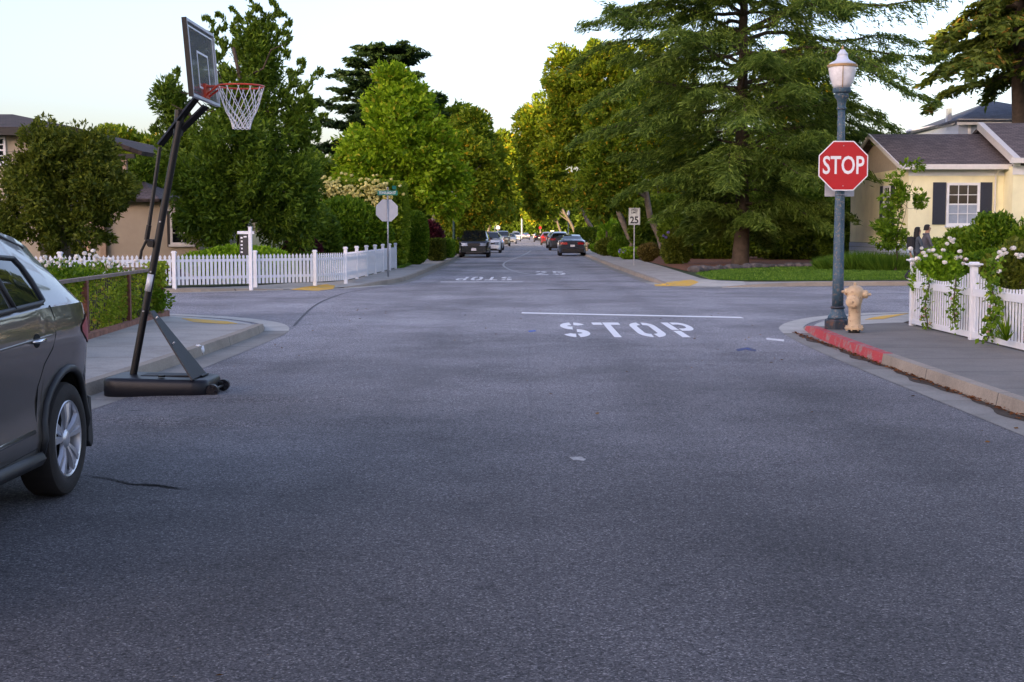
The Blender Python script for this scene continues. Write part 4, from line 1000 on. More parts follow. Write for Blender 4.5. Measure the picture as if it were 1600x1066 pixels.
# ---- sunlit house farther back at the left
D=104.0; H4=empty('distant_house',(WX(175,D),D,0),0,'sunlit pinkish house with lattice windows, glimpsed through the balcony','house'); ox=H4.location.x
mat_pink=stucco('peach_stucco',(.62,.42,.30)); zt=WZ(232,D)
MB().box(WX(130,D)-ox,WX(196,D)-ox,0,9,0,zt).build('wall',mat_pink,H4)
r=MB(); roofplane(r,[(WX(126,D)-ox,-.5,zt),(WX(200,D)-ox,-.5,zt),(WX(190,D)-ox,4.5,zt+1.4),(WX(136,D)-ox,4.5,zt+1.4)]); roofplane(r,[(WX(126,D)-ox,9.5,zt),(WX(200,D)-ox,9.5,zt),(WX(190,D)-ox,4.5,zt+1.4),(WX(136,D)-ox,4.5,zt+1.4)]); r.build('roof',mat_roof,H4)
window(H4,WX(175,D)-ox,WX(190,D)-ox,WZ(259,D),WZ(240,D),0,4,5,mat_white,.09,sill=False)
# ================================================================ FENCES
mat_fence=M_('fence_white',(.78,.79,.83),.45,var=.05,scale=8); mat_rust=M_('rusty_iron',(.16,.055,.035),.7,var=.4,scale=15); mat_brick=M_('old_brick',(.26,.12,.08),.9,var=.4,scale=9,bmp=.6)
mat_cap=M_('weathered_rail',(.20,.15,.12),.8,var=.3,scale=10)
# picket fence across the cross street (pointed pickets)
def picket(mb,P,dirv,h,wd=.072,th=.02,pz=.15):
    d=Vector((dirv.x,dirv.y,0)).normalized(); nn=Vector((-d.y,d.x,0)); z0=pz+.05
    prof=[(-wd/2,z0),(wd/2,z0),(wd/2,h-.13),(wd*.34,h-.115),(wd*.52,h-.06),(0,h),(-wd*.52,h-.06),(-wd*.34,h-.115),(-wd/2,h-.13)]
    f=[(P.x+d.x*a-nn.x*th,P.y+d.y*a-nn.y*th,z) for a,z in prof]; k=[(P.x+d.x*a,P.y+d.y*a,z) for a,z in prof]; n=len(prof)
    mb.add(f+k,[tuple(range(n)),tuple(range(2*n-1,n-1,-1))]+[(i,(i+1)%n,n+(i+1)%n,n+i) for i in range(n)])
F1=empty('picket_fence',(0,0,0),0,'white picket fence with pointed pickets around the far left corner','fence')
def fpost(parent,x,y,z0,z1,s=.05,cap='flat'):
    b=MB(); b.box(x-s,x+s,y-s,y+s,z0-.05,z1-.06).box(x-s*1.35,x+s*1.35,y-s*1.35,y+s*1.35,z1-.06,z1-.02).box(x-s*1.0,x+s*1.0,y-s*1.0,y+s*1.0,z1-.02,z1)
    b.build('post',mat_fence,parent,bevel=.004)
pp=[(-16.8,33.5),(-14.4,34.05),(-12.0,34.7),(-9.32,35.75),(-7.42,37.05),(-5.95,38.2),(-5.28,39.75),(-5.24,42.1),(-5.22,44.5),(-5.2,46.9),(-5.18,49.3),(-5.17,51.7),(-5.17,54.0)]
pp=[Vector((x,y,0)) for x,y in pp]
for i,p in enumerate(pp): fpost(F1,p.x,p.y,.13,1.10 if i<6 else 1.17,.05)
for a_,c_ in zip(pp,pp[1:]):
    d=(c_-a_); Ln=d.length; n=max(3,int(round(Ln/.118))); mb=MB(); u=d.normalized()
    for k in range(1,n): picket(mb,a_+u*(Ln*k/n),u,1.0,pz=.14)
    mb.build('pickets',mat_fence,F1)
    mb=MB(); nn=Vector((-u.y,u.x,0))
    for z in (.34,.80):
        q=[a_+u*.06+nn*.003,c_-u*.06+nn*.003,c_-u*.06+nn*.045,a_+u*.06+nn*.045]
        mb.add([(v.x,v.y,z) for v in q]+[(v.x,v.y,z+.075) for v in q],[(0,3,2,1),(4,5,6,7),(0,1,5,4),(1,2,6,5),(2,3,7,6),(3,0,4,7)])
    mb.build('rail',mat_fence,F1)
# right fence with scalloped tops
F2=empty('scalloped_fence',(6.15,21.3,.13),0,'white slatted fence with scalloped top and climbing roses at the right','fence')
posts=[21.3,18.45,15.6,12.75,9.9]
for k,y in enumerate(posts):
    b=MB(); b.box(-.045,.045,y-21.3-.045,y-21.3+.045,-.05,1.0)
    b.box(-.065,.065,y-21.3-.065,y-21.3+.065,1.0,1.02).box(-.095,.095,y-21.3-.095,y-21.3+.095,1.02,1.045).box(-.055,.055,y-21.3-.055,y-21.3+.055,1.045,1.065)
    b.build('post',mat_fence,F2,bevel=.004)
for a_,c_ in zip(posts,posts[1:]):
    mb=MB(); n=26; L2=(a_-c_)
    for k in range(1,n):
        t=k/n; y=a_-21.3-L2*t; h=.98-.23*math.sin(math.pi*t)**.75
        mb.box(-.0125,-.002,y-.026,y+.026,.05,h)
    mb.build('pickets',mat_fence,F2)
    mb=MB(); y0,y1=c_-21.3+.062,a_-21.3-.062
    mb.box(-.030,-.0130,y0,y1,.60,.70); mb.box(.0005,.03,y0,y1,.62,.70); mb.box(-.030,-.0130,y0,y1,.03,.11); mb.build('rail',mat_fence,F2)
# ivy-covered iron fence on the left
F3=empty('ivy_fence',(-6.3,20,.13),0,'rusty iron fence grown over with ivy on a low brick edging','fence')
def fy(y): return -6.12-.07*(y-18.5)
ys=[8.0,10.6,13.2,15.8,18.6,21.25,23.9]
for y in ys: MB().box(fy(y)+6.3-.03,fy(y)+6.3+.07,y-20-.04,y-20+.04,-.03,.80).build('post',mat_rust,F3)
for a_,c_ in zip(ys,ys[1:]):
    mb=MB(); n=24
    for k in range(1,n): y=a_+(c_-a_)*k/n; mb.box(fy(y)+6.3-.008,fy(y)+6.3+.008,y-20-.008,y-20+.008,.06,.78)
    mb.build('bars',mat_dark,F3)
def ridge(mb,ya,yb_,w0,z0,z1): 
    q=[(fy(ya)+6.3-w0,ya-20),(fy(ya)+6.3+w0,ya-20),(fy(yb_)+6.3+w0,yb_-20),(fy(yb_)+6.3-w0,yb_-20)]
    mb.prism(q,z0,z1)
mb=MB(); ridge(mb,8,23.95,.05,.80,.845); mb.build('top_rail',mat_cap,F3)
mb=MB(); ridge(mb,8,24.1,.13,-.04,.07); mb.build('brick_edging',mat_brick,F3)
mb=MB(); mb.box(fy(23.9)+6.3-6,fy(23.9)+6.3-.04,3.86,3.94,.80,.845); mb.build('top_rail',mat_cap,F3)
rng=np.random.default_rng(31); n=46000; y=rng.uniform(8,24.05,n); zz=rng.uniform(.04,.79,n)
den=.5+.5*np.sin(y*2.2+np.sin(zz*5+y)*1.3); keep=rng.random(n)<(.25+.75*den)*np.where(zz>.2,1,.7)
y=y[keep]; zz=zz[keep]; x=(-6.12-.07*(y-18.5))+6.3+rng.normal(-.02,.055,len(y)); x=np.minimum(x,(-6.12-.07*(y-18.5))+6.3+.02)
P=np.stack([x,y-20,zz],1); p_,A,B=leaves_at(rng,P,np.tile([1,0,-.2],(len(P),1)),.026,.7); quads('ivy',p_,A,B,LM['ivy'],F3)
n=4500; x=rng.uniform(-6,0,n)+(-6.12-.07*5.4)+6.3; P=np.stack([x,3.9+rng.normal(0,.05,n),rng.uniform(0,.85,n)],1); p_,A,B=leaves_at(rng,P,np.tile([0,1,0],(n,1)),.035,.7); quads('ivy',p_,A,B,LM['ivy'],F3)
n=1500; yv=rng.uniform(23.3,24.0,n); P=np.stack([fy(yv)+6.3+rng.normal(0,.07,n),yv-20,rng.uniform(.5,.95,n)],1); p_,A,B=leaves_at(rng,P,rng.normal(0,1,(n,3)),.033,.7); quads('ivy',p_,A,B,LM['ivy'],F3)
# stones edging the mulch bed
rnd=random.Random(8); mat_stone=M_('dark_stone',(.10,.085,.08),.9,var=.4,scale=6,bmp=.5); g0='edging stones of the mulch bed'
seg=resamp([Vector((6.3,50.2,0)),Vector((7.6,52.0,0)),Vector((10.2,55.4,0)),Vector((15,57.8,0)),Vector((20.5,59.2,0))],46)
protos=[]
for k in range(4):
    bm=bmesh.new(); bmesh.ops.create_icosphere(bm,subdivisions=2,radius=.2)
    for v in bm.verts:
        v.co.x*=1.15; v.co.z*=.62; v.co*=1+.18*math.sin(v.co.x*13+k)*math.cos(v.co.y*17+k*2)+rnd.uniform(-.05,.05)
    me=bpy.data.meshes.new('stone'); bm.to_mesh(me); bm.free(); me.materials.append(mat_stone); protos.append(me)
for i,p in enumerate(seg):
    o=bpy.data.objects.new('edging_stone',protos[i%4]); COL.objects.link(o); o.location=(p.x+rnd.uniform(-.05,.05),p.y,.2); o.rotation_euler=(0,0,rnd.uniform(0,6)); o.scale=(rnd.uniform(.8,1.25),rnd.uniform(.8,1.2),rnd.uniform(.8,1.5))
    tag(o,'dark stone in the edging row between the lawn and the mulch bed','stone',g0)
# ================================================================ STREET FURNITURE
mat_black=M_('black_paint',(.006,.006,.007),.42,var=.2,spec=.3); mat_black_plastic=M_('black_plastic',(.006,.006,.010),.40,var=.2,scale=9,bmp=.1,spec=.35)
mat_steel=M_('galvanised_steel',(.42,.43,.46),.42,metal=.75,var=.12,scale=9); mat_sign_back=M_('sign_back_aluminium',(.52,.53,.58),.5,metal=.25,var=.06)
mat_orange=M_('orange_rim',(.62,.055,.02),.35,var=.1); mat_net=M_('net_cord',(.78,.78,.82),.8,var=.05); mat_grey_plate=M_('charcoal_plate',(.013,.013,.016),.55,var=.15,spec=.3)
def acrylic():
    m,n,b=newmat('acrylic'); b.inputs['Base Color'].default_value=(.95,.97,1,1); b.inputs['Roughness'].default_value=.02
    out=n.nodes['Material Output']; t=n.nodes.new('ShaderNodeBsdfTransparent'); g=n.nodes.new('ShaderNodeBsdfGlossy'); g.inputs['Roughness'].default_value=.03
    lw=n.nodes.new('ShaderNodeFresnel'); lw.inputs[0].default_value=1.49; s=n.nodes.new('ShaderNodeMixShader'); t.inputs[0].default_value=(.95,.97,.98,1)
    n.links.new(lw.outputs[0],s.inputs[0]); n.links.new(t.outputs[0],s.inputs[1]); n.links.new(g.outputs[0],s.inputs[2]); dd=n.nodes.new('ShaderNodeBsdfDiffuse'); dd.inputs[0].default_value=(.8,.85,.9,1); s2=n.nodes.new('ShaderNodeMixShader'); s2.inputs[0].default_value=.07
    n.links.new(s.outputs[0],s2.inputs[1]); n.links.new(dd.outputs[0],s2.inputs[2]); n.links.new(s2.outputs[0],out.inputs[0]); return m
mat_acrylic=acrylic()
# ---- basketball hoop
HB=empty('basketball_hoop',(-3.4,13.2,0),0,'portable basketball hoop with black pole and clear backboard at the left kerb','basketball hoop')
hb=lambda p: Vector(p)-Vector((-3.4,13.2,0))
def hw(px,py,D=13.35): return hb(W(px,py,D))
# tank: long rounded black base
b=MB(); rows=[]
x0,x1=-.72,.335
for (zz,ins) in ((.0,.01),(.015,.0),(.150,.0),(.178,.018),(.186,.05)):
    rows.append([])
    for (cx,cy,a0_) in ((x1-.16,-.28+.12,-90),(x1-.16,.42-.12,0),(x0+.16,.42-.12,90),(x0+.16,-.28+.12,180)):
        for k in range(7):
            a=R(a0_+90*k/6); rr=max(.02,.12-ins); rows[-1].append((cx+(rr+.03)*math.cos(a),cy+rr*math.sin(a),zz-.02*(cx>0)*(zz>.1)))
    rows[-1].append(rows[-1][0])
b.grid(rows); b.add([p for p in rows[-1][:-1]],[tuple(range(28))]); b.add([p for p in rows[0][:-1]],[tuple(range(28))])
b.build('base_tank',mat_black_plastic,HB,smooth=True,auto=50)
b=MB(); b.box(-.40,.22,.0,.26,.172,.186); b.build('tank_lid',mat_grey_plate,HB,bevel=.004)
b=MB(); b.tube([(-.15,-.14,.185),(-.15,-.14,.205)],.035,14); b.build('filler_cap',mat_black,HB)
for k,(yy) in enumerate((-.19,.30)):
    wmb=MB(); wmb.tube([(.36,yy-.03,.06),(.36,yy+.03,.06)],.058,20); wmb.tube([(.36,yy-.04,.06),(.36,yy+.04,.06)],.022,10)
    for q in range(6):
        a=q*math.pi/3; wmb.tube([(.36+.02*math.cos(a),yy-.034,.06+.02*math.sin(a)),(.36+.05*math.cos(a),yy-.034,.06+.05*math.sin(a))],.006,5)
    wmb.build('wheel',mat_black_plastic,HB)
b=MB(); b.tube([(.36,-.18,.06),(.36,.29,.06)],.013,8).box(.30,.37,-.13,-.11,.04,.10).box(.30,.37,.20,.22,.04,.10); b.build('axle',mat_black,HB)
pb=hw(205,600); pt_=hw(281,190,13.45)
b=MB(); b.tube([pb+Vector((0,0,-.02)),pt_],.036,14); b.build('pole',mat_black,HB,smooth=True,auto=40)
b=MB(); q0=pb.lerp(pt_,.355); q1=pb.lerp(pt_,.42); b.tube([q0,q1],.0372,14); b.build('pole_decal',mat_sign_back,HB,smooth=True)
for t in (.28,.43,.62): 
    b=MB(); q=pb.lerp(pt_,t); b.tube([q+Vector((0,-.056,0)),q+Vector((0,.056,0))],.008,8); b.build('bolt',mat_steel,HB)
# brace plate
b=MB(); a_=hw(236,487,13.38); c_=hw(305,592,13.05); d=(c_-a_).normalized(); 
for yy0,yy1 in ((-.075,.075),):
    q=[a_+Vector((0,yy0,0)),a_+Vector((0,yy1,0)),c_+Vector((0,.42,0)),c_+Vector((0,-.16,0))]; up=Vector((.012,0,.010))
    b.add([v for v in q]+[v+up for v in q],[(0,3,2,1),(4,5,6,7),(0,1,5,4),(1,2,6,5),(2,3,7,6),(3,0,4,7)])
b.build('brace_plate',mat_grey_plate,HB)
for t in (.12,.5): 
    q=a_.lerp(c_,t); b=MB(); b.tube([q+Vector((.03,-.05,.03)),q+Vector((0,-.05,0))],.009,8); b.build('bolt',mat_steel,HB)
# lift arms
for yy in (-.055,.055):
    for (s0,s1) in (((250,227),(308,152)),((274,213),(322,166))):
        p=hw(*s0,13.5)+Vector((0,yy,0)); q=hw(*s1,13.52)+Vector((0,yy,0)); b=MB()
        b.tube([p,q],.022,4); b.build('lift_arm',mat_black,HB)
b=MB(); b.tube([hw(278,212,13.5),hw(281,172,13.5)],.05,8); b.build('arm_bracket',mat_black,HB)
b=MB(); b.tube([hw(250,230,13.5),hw(233,352,13.45)],.020,8); b.tube([hw(233,352,13.45),hw(229,375,13.45)],.026,8); b.build('lift_rod',mat_black,HB)
b=MB(); b.tube([hw(229,375,13.45),hw(221,392,13.45),hw(219,405,13.45)],[.014,.014,.018],8); b.build('lift_handle',mat_black,HB)
b=MB(); e=hw(237,378,13.42); b.tube([hw(228,376,13.42),hw(248,377,13.42)],.016,8); b.tube([e+Vector((0,-.06,-.02)),e+Vector((0,.06,-.02))],.035,12); b.build('lift_bracket',mat_black,HB)
# backboard: plane tilted a little; local frame
bx=-3.21; tl=R(4.4)
BBm=Matrix.Translation(hb((bx,13.55,3.27)))@Matrix.Rotation(-tl,4,'Y')
b=MB(); b.box(-.006,.006,-.55,.55,-.35,.35,BBm); b.build('backboard',mat_acrylic,HB)
b=MB()
for (y0,y1,z0,z1) in ((-.57,.57,.345,.372),(-.57,.57,-.372,-.345),(-.57,-.545,-.345,.345),(.545,.57,-.345,.345)): b.box(-.022,.018,y0,y1,z0,z1,BBm)
b.build('board_frame',mat_sign_back,HB)
b=MB(); b.box(-.028,-.0225,-.575,-.54,-.375,.375,BBm); b.box(-.028,.02,-.578,-.5705,-.375,.375,BBm); b.build('board_edge',mat_black,HB)
b=MB()
for (y0,y1,z0,z1) in ((-.23,.23,.085,.105),(-.23,-.21,-.24,.085),(.21,.23,-.24,.085),(-.23,.23,-.26,-.24),(-.50,.50,.30,.315),(-.50,-.485,-.3,.30),(.485,.50,-.3,.30)): b.box(.0065,.009,y0,y1,z0,z1,BBm)
b.build('target_lines',mat_fence,HB)
b=MB()
for y in (-.12,.12): b.box(-.05,-.0285,y-.02,y+.02,-.30,.30,BBm)
b.box(-.05,-.0285,-.4,.4,-.30,-.26,BBm); b.build('board_bracket',mat_black,HB)
rc=hb((-2.83,13.55,3.05))
b=MB(); b.ring(rc,.229,.009,n=40); b.build('rim',mat_orange,HB,smooth=True)
b=MB(); b.box(rc.x-.36,rc.x-.33,rc.y-.09,rc.y+.09,rc.z-.12,rc.z+.02)
for yy in (-.07,.07): b.tube([(rc.x-.34,rc.y+yy,rc.z-.10),(rc.x-.215,rc.y+yy*1.2,rc.z-.006)],.011,6)
b.box(rc.x-.34,rc.x-.215,rc.y-.07,rc.y+.07,rc.z-.010,rc.z+.004); b.build('rim_bracket',mat_orange,HB)
b=MB(); nS=12
def netp(k,lev):
    rr=(.222,.185,.150,.118,.098,.088)[lev]; z=(0,-.16,-.25,-.31,-.36,-.41)[lev]; a=2*math.pi*(k+.5*(lev%2))/nS+.1
    return rc+Vector((rr*math.cos(a),rr*math.sin(a),z))
for k in range(nS):
    a=2*math.pi*k/nS+.1; p0_=rc+Vector((.228*math.cos(a-.035),.228*math.sin(a-.035),-.008)); p1_=rc+Vector((.228*math.cos(a+.035),.228*math.sin(a+.035),-.008))
    b.tube([p0_,netp(k,1)],.0042,5,cap=False); b.tube([p1_,netp(k-1,1)],.0042,5,cap=False)
    for l in range(1,5):
        nb=k if l%2==0 else k+1
        b.tube([netp(k,l),netp(k,l+1)],.0045,5,cap=False); b.tube([netp(k,l),netp(nb if l%2 else k-1,l+1)],.0045,5,cap=False)
    m_=(netp(k,5)+netp(k+1,5))/2+Vector((0,0,-.012)); b.tube([netp(k,5),m_,netp(k+1,5)],.0045,5,cap=False)
b.build('net',mat_net,HB)
# ---- street lamp
def peel(name,c,under,lo=.57,hi=.62,sc=26):
    m,n,b=newmat(name); p=coord(n); k=ramp(n,noise(n,p,sc,5,.75),[(lo,(0,0,0)),(hi,(1,1,1))])
    base=ramp(n,noise(n,p,4,4),[(.3,tuple(x*.75 for x in c)),(.7,tuple(x*1.2 for x in c))])
    n.links.new(mix(n,k,base,under),b.inputs['Base Color']); b.inputs['Roughness'].default_value=.5; bump(n,b,k,.3,.004); return m
mat_lamp_blue=peel('weathered_blue_paint',(.045,.095,.140),(.20,.17,.15),.54,.60); mat_lamp_dark=peel('rusting_dark_blue',(.016,.028,.045),(.10,.045,.03),.52,.60,12)
mat_brass=M_('weathered_brass',(.42,.27,.13),.5,metal=.3,var=.2,scale=20)
def globe_mat():
    m,n,b=newmat('milk_glass'); p=coord(n); n.links.new(ramp(n,noise(n,p,6,5,.7),[(.35,(.70,.69,.70)),(.6,(.88,.88,.90))]),b.inputs['Base Color']); b.inputs['Roughness'].default_value=.18
    b.inputs['Transmission Weight'].default_value=.0; b.inputs['Subsurface Weight'].default_value=.25; b.inputs['Subsurface Radius'].default_value=(.1,.1,.1); return m
mat_globe=globe_mat(); mat_capw=M_('white_metal_cap',(.62,.66,.74),.4,var=.08)
def lamp(loc,label,group,detail=True,paint=None):
    Lm=empty('street_lamp',loc,0,label,'street lamp',group); P=paint or mat_lamp_blue; Dk=mat_lamp_dark
    b=MB(); b.lathe([(.195,-.02),(.195,.12),(.185,.14),(.15,.155)],8 if detail else 8,Matrix.Rotation(R(22.5),4,'Z')); b.build('base_plinth',Dk,Lm,bevel=.004 if detail else 0)
    flute=(lambda a,z:1-.05*abs(math.sin(a*6)))
    b=MB(); b.lathe([(.150,.15),(.145,.18),(.115,.23),(.098,.28),(.094,.305)],24); b.build('base_bell',P,Lm,smooth=True)
    b=MB(); b.lathe([(.092,.30),(.108,.31),(.110,.325),(.102,.34),(.080,.35)],24); b.build('base_ring',Dk,Lm,smooth=True)
    b=MB(); b.lathe([(.088,.345),(.085,.8),(.078,1.6),(.068,2.4),(.059,3.02),(.055,3.32)],48 if detail else 12,mod=flute if detail else None); b.build('column',P,Lm,smooth=True)
    b=MB(); b.lathe([(.056,3.31),(.072,3.325),(.074,3.345),(.060,3.36),(.062,3.40),(.075,3.47),(.105,3.50),(.108,3.53),(.095,3.54),(.095,3.56),(.125,3.57),(.135,3.585),(.135,3.63),(.12,3.645)],24); b.build('capital',P,Lm,smooth=True,auto=40)
    b=MB(); b.lathe([(.120,3.64),(.148,3.70),(.178,3.78),(.198,3.87),(.205,3.93),(.203,3.955)],32); b.build('globe',mat_globe,Lm,smooth=True)
    b=MB(); b.lathe([(.205,3.95),(.224,3.952),(.226,3.985),(.205,3.99)],32); b.build('globe_band',mat_brass,Lm,smooth=True,auto=40)
    if detail:
        b=MB()
        for a in (-100,20,140):
            ca,sa=math.cos(R(a)),math.sin(R(a)); b.tube([(ca*.125,sa*.125,3.63),(ca*.156,sa*.156,3.70),(ca*.187,sa*.187,3.78),(ca*.207,sa*.207,3.87),(ca*.214,sa*.214,3.96)],.006,5)
        b.build('globe_rib',mat_brass,Lm)
    b=MB(); b.lathe([(.205,3.99),(.190,4.01),(.155,4.03),(.115,4.05),(.090,4.075),(.078,4.11),(.076,4.13),(.082,4.135),(.080,4.15),(.062,4.17),(.045,4.19),(.030,4.215)],32); b.build('globe_cap',mat_capw,Lm,smooth=True)
    b=MB(); b.lathe([(.028,4.213),(.015,4.225),(.022,4.24),(.015,4.255),(.005,4.27)],12); b.build('finial',mat_brass,Lm,smooth=True)
    return Lm
GL='ornamental street lamps'
L0=lamp((4.80,20.6,.13),'blue-grey ornamental street lamp carrying the red stop sign',GL)
lp=lamp((WX(709,85),85,.13),'dark green street lamp half hidden in leaves beside the black parked car',GL,False,M_('dark_green_paint',(.012,.05,.035),.5))
lp2=lamp((WX(888,172),172,.13),'distant street lamp on the right, above the parked cars',GL,False)
def relamp(px,D,label):
    c=copy_tree(lp2); c.location=(WX(px,D),D,.13); c['label']=label
relamp(773,262,'distant street lamp on the left, beside the back of a small sign')
relamp(793,420,'farthest street lamp on the left of the street gap')
# ---- stop sign on the lamp
mat_red_sign=M_('sign_red',(.46,.003,.008),.45,var=.06,scale=5); mat_sign_white=M_('sign_white',(.80,.80,.84),.4,var=.04); mat_sign_black=M_('sign_black',(.015,.015,.02),.5)
mat_red_back=mat_sign_back
def octo(r): return [(r/math.cos(R(22.5))*math.cos(R(22.5+45*k)),r/math.cos(R(22.5))*math.sin(R(22.5+45*k))) for k in range(8)]
def stop_sign(loc,rz,label,r=.372,group=None):
    S=empty('stop_sign',loc,rz,label,'stop sign',group)
    b=MB(); b.prism(octo(r),-.0035,.0,'xz'); b.build('sign_back',mat_sign_back,S)
    b=MB(); b.prism(octo(r),-.0052,-.0036,'xz'); b.build('sign_border',mat_sign_white,S)
    b=MB(); b.prism(octo(r-.016),-.0066,-.0053,'xz'); b.build('sign_face',mat_red_sign,S)
    me=text_mesh('STOP',.375,.0006,.006,.70); me.transform(Matrix.Translation((0,-.0076,-.004))@Matrix.Rotation(R(90),4,'X')); link('lettering',me,S,mat_sign_white)
    b=MB()
    for z in (.30,-.30): b.tube([(0,-.0066,z),(0,-.012,z)],.008,8)
    b.build('bolt',mat_steel,S); return S
zc=WZ(259.5,20.45); stop_sign((WX(1315.5,20.44),20.44,zc),0,'red octagonal stop sign reading STOP, fixed to the street lamp')
S2=empty('sign_plate',(WX(1311,20.72),20.75,WZ(292,20.75)),0,'blank pale metal plate behind the red stop sign','sign')
b=MB(); b.box(-.225,.225,-.004,0,-.15,.15); b.build('plate',mat_sign_back,S2,bevel=.0015)
b=MB(); b.ring((0,-.15,-.13),.098,.006,n=24,m=6); b.build('clamp',mat_steel,S2)
b=MB(); b.ring((4.80-S2.location.x,-.15,.37),.094,.006,n=24,m=6); b.build('clamp',mat_steel,S2)
# ---- far stop sign seen from behind, with the street-name blades
px,D=606,44.5; base=at(px,D); P1=empty('sign_post',base,0,'thin steel sign post on the far left corner, before the white fence','sign post')
topz=WZ(293,D)-.13
b=MB(); b.tube([(0,0,-.1),(0,0,topz-.02)],.028,10); b.build('post',mat_steel,P1,smooth=True)
S3=stop_sign((WX(604.5,D),D+.035,WZ(329,D)),math.pi,'stop sign seen from its plain grey back on the far left corner',.36)
N1=empty('street_name_sign',(base[0],D,WZ(302,D)),0,'green street name blades on top of the far sign post','street sign')
mat_sign_green=M_('sign_green',(.0,.20,.13),.4,var=.05)
b=MB(); b.box(-.335,.335,-.034,-.030,-.07,.09); b.build('blade',mat_sign_green,N1)
me=text_mesh('EDINBURGH ST',.125,.0008,.002,.62); me.transform(Matrix.Translation((0,-.0355,.008))@Matrix.Rotation(R(90),4,'X')); link('lettering',me,N1,mat_sign_white)
b=MB(); b.box(-.10,.13,-.26,-.25,.12,.24,Matrix.Rotation(R(62),4,'Z')); b.build('blade',mat_sign_green,N1)
b=MB(); b.tube([(0,0,-.25),(0,0,.20)],.03,8); b.build('bracket',mat_steel,N1)
# ---- speed limit sign
px,D=991,60; base=at(px,D); P2=empty('speed_limit_sign',base,R(-4),'white speed limit 25 sign on a thin post at the right pavement','sign')
b=MB(); b.tube([(0,0,-.1),(0,0,WZ(330,D)-.13)],.026,8); b.build('post',mat_steel,P2)
zt_,zb_=WZ(325,D)-.13,WZ(351.5,D)-.13; hw_=.255
b=MB(); b.box(-hw_,hw_,-.034,-.030,zb_,zt_); b.build('plate',M_('aged_sign_white',(.52,.54,.50),.5),P2)
b=MB()
for (a0_,a1_,c0,c1) in ((-hw_+.015,hw_-.015,zt_-.028,zt_-.018),(-hw_+.015,hw_-.015,zb_+.018,zb_+.028),(-hw_+.015,-hw_+.025,zb_+.028,zt_-.028),(hw_-.025,hw_-.015,zb_+.028,zt_-.028)): b.box(a0_,a1_,-.0355,-.0345,c0,c1)
b.build('border',mat_sign_black,P2)
for (t,s,z,o,xs) in (('SPEED',.125,zt_-.095,.003,.95),('LIMIT',.125,zt_-.21,.003,.95),('25',.42,zb_+.20,.012,.92)):
    me=text_mesh(t,s,.0008,o,xs); me.transform(Matrix.Translation((0,-.0365,z))@Matrix.Rotation(R(90),4,'X')); link('lettering',me,P2,mat_sign_black)
# ---- white hanging sign post
px,D=391,35.2; base=at(px,D,.13); P3=empty('yard_sign_post',base,R(-52),'white wooden yard sign post with a dark hanging panel before the picket fence','yard sign')
P3.rotation_euler.z=0
ht=WZ(355,D)-.13; b=MB(); b.box(-.045,.045,-.045,.045,-.05,ht); b.box(-.055,.055,-.055,.055,ht,ht+.012); b.build('post',mat_fence,P3,bevel=.005)
za=WZ(364,D)-.13; b=MB(); b.box(WX(371,D)-base[0],-.046,-.03,.03,za-.035,za+.045); b.box(.046,.10,-.03,.03,za-.035,za+.045); b.build('arm',mat_fence,P3,bevel=.004)
b=MB(); x0_,x1_=WX(374,D)-base[0],WX(387,D)-base[0]; b.box(x0_,x1_,-.012,.012,WZ(399,D)-.13,WZ(367,D)-.13); pn=b.build('panel',M_('dark_sign_panel',(.03,.03,.035),.5),P3)
b=MB()
for i in range(5): z=WZ(370+i*5.6,D)-.13; b.box(x0_+.03+.012*(i%2),x0_+.085,-.0145,-.0125,z-.05,z-.008)
b.box(x0_+.11,x1_-.02,-.0145,-.0125,WZ(370,D)-.15,WZ(369,D)-.13); b.build('lettering',mat_fence,P3)
b=MB()
for x in (x0_+.03,x1_-.03): b.ring((x,0,za-.045),.012,.003,'y',10,4)
b.build('hook',mat_steel,P3)
# ---- fire hydrant
mat_hyd=peel('cream_hydrant_paint',(.54,.40,.25),(.26,.14,.08),.56,.66,11)
def hydrant(loc,rz,label,m=mat_hyd):
    Hy=empty('fire_hydrant',loc,rz,label,'fire hydrant','fire hydrants')
    b=MB(); b.lathe([(.085,-.02),(.085,.045)],20); b.build('foot',mat_black,Hy)
    b=MB(); b.lathe([(.088,.045),(.135,.048),(.138,.075),(.125,.085),(.105,.10),(.092,.13),(.088,.30),(.092,.40),(.10,.43),(.112,.47),(.120,.54),(.126,.58),(.128,.60),(.122,.63),(.105,.66),(.075,.68),(.05,.688),(.045,.69)],28); b.build('barrel',m,Hy,smooth=True,auto=45)
    b=MB()
    for k in range(8):
        a=k*math.pi/4+.3; b.tube([(.118*math.cos(a),.118*math.sin(a),.03),(.118*math.cos(a),.118*math.sin(a),.105)],.013,6)
    b.build('bolt',m,Hy)
    # big front outlet, facing the camera side
    def nozzle(a,r,l,z):
        M=Matrix.Translation((0,0,z))@Matrix.Rotation(a,4,'Z')@Matrix.Rotation(R(90),4,'Y')
        q=MB(); q.lathe([(r*.8,.05),(r*.8,l-.06),(r*1.08,l-.055),(r*1.12,l-.03),(r*1.12,l),(r*.9,l+.02),(r*.6,l+.028)],22,M)
        q.lathe([(.022,l+.02),(.020,l+.065)],5,M); return q.build('outlet_cap',m,Hy,smooth=True,auto=40)
    nozzle(R(-112),.088,.155,.46); nozzle(R(-12),.056,.165,.565); nozzle(R(172),.052,.125,.60)
    b=MB(); b.lathe([(.026,.69),(.024,.735)],5); b.build('operating_nut',m,Hy)
    return Hy
hydrant((4.85,19.75,.13),R(-4),'cream fire hydrant on the red kerb beside the lamp post')
hydrant((WX(917,105),105,.13),0,'distant cream fire hydrant right of the dark parked sedan')
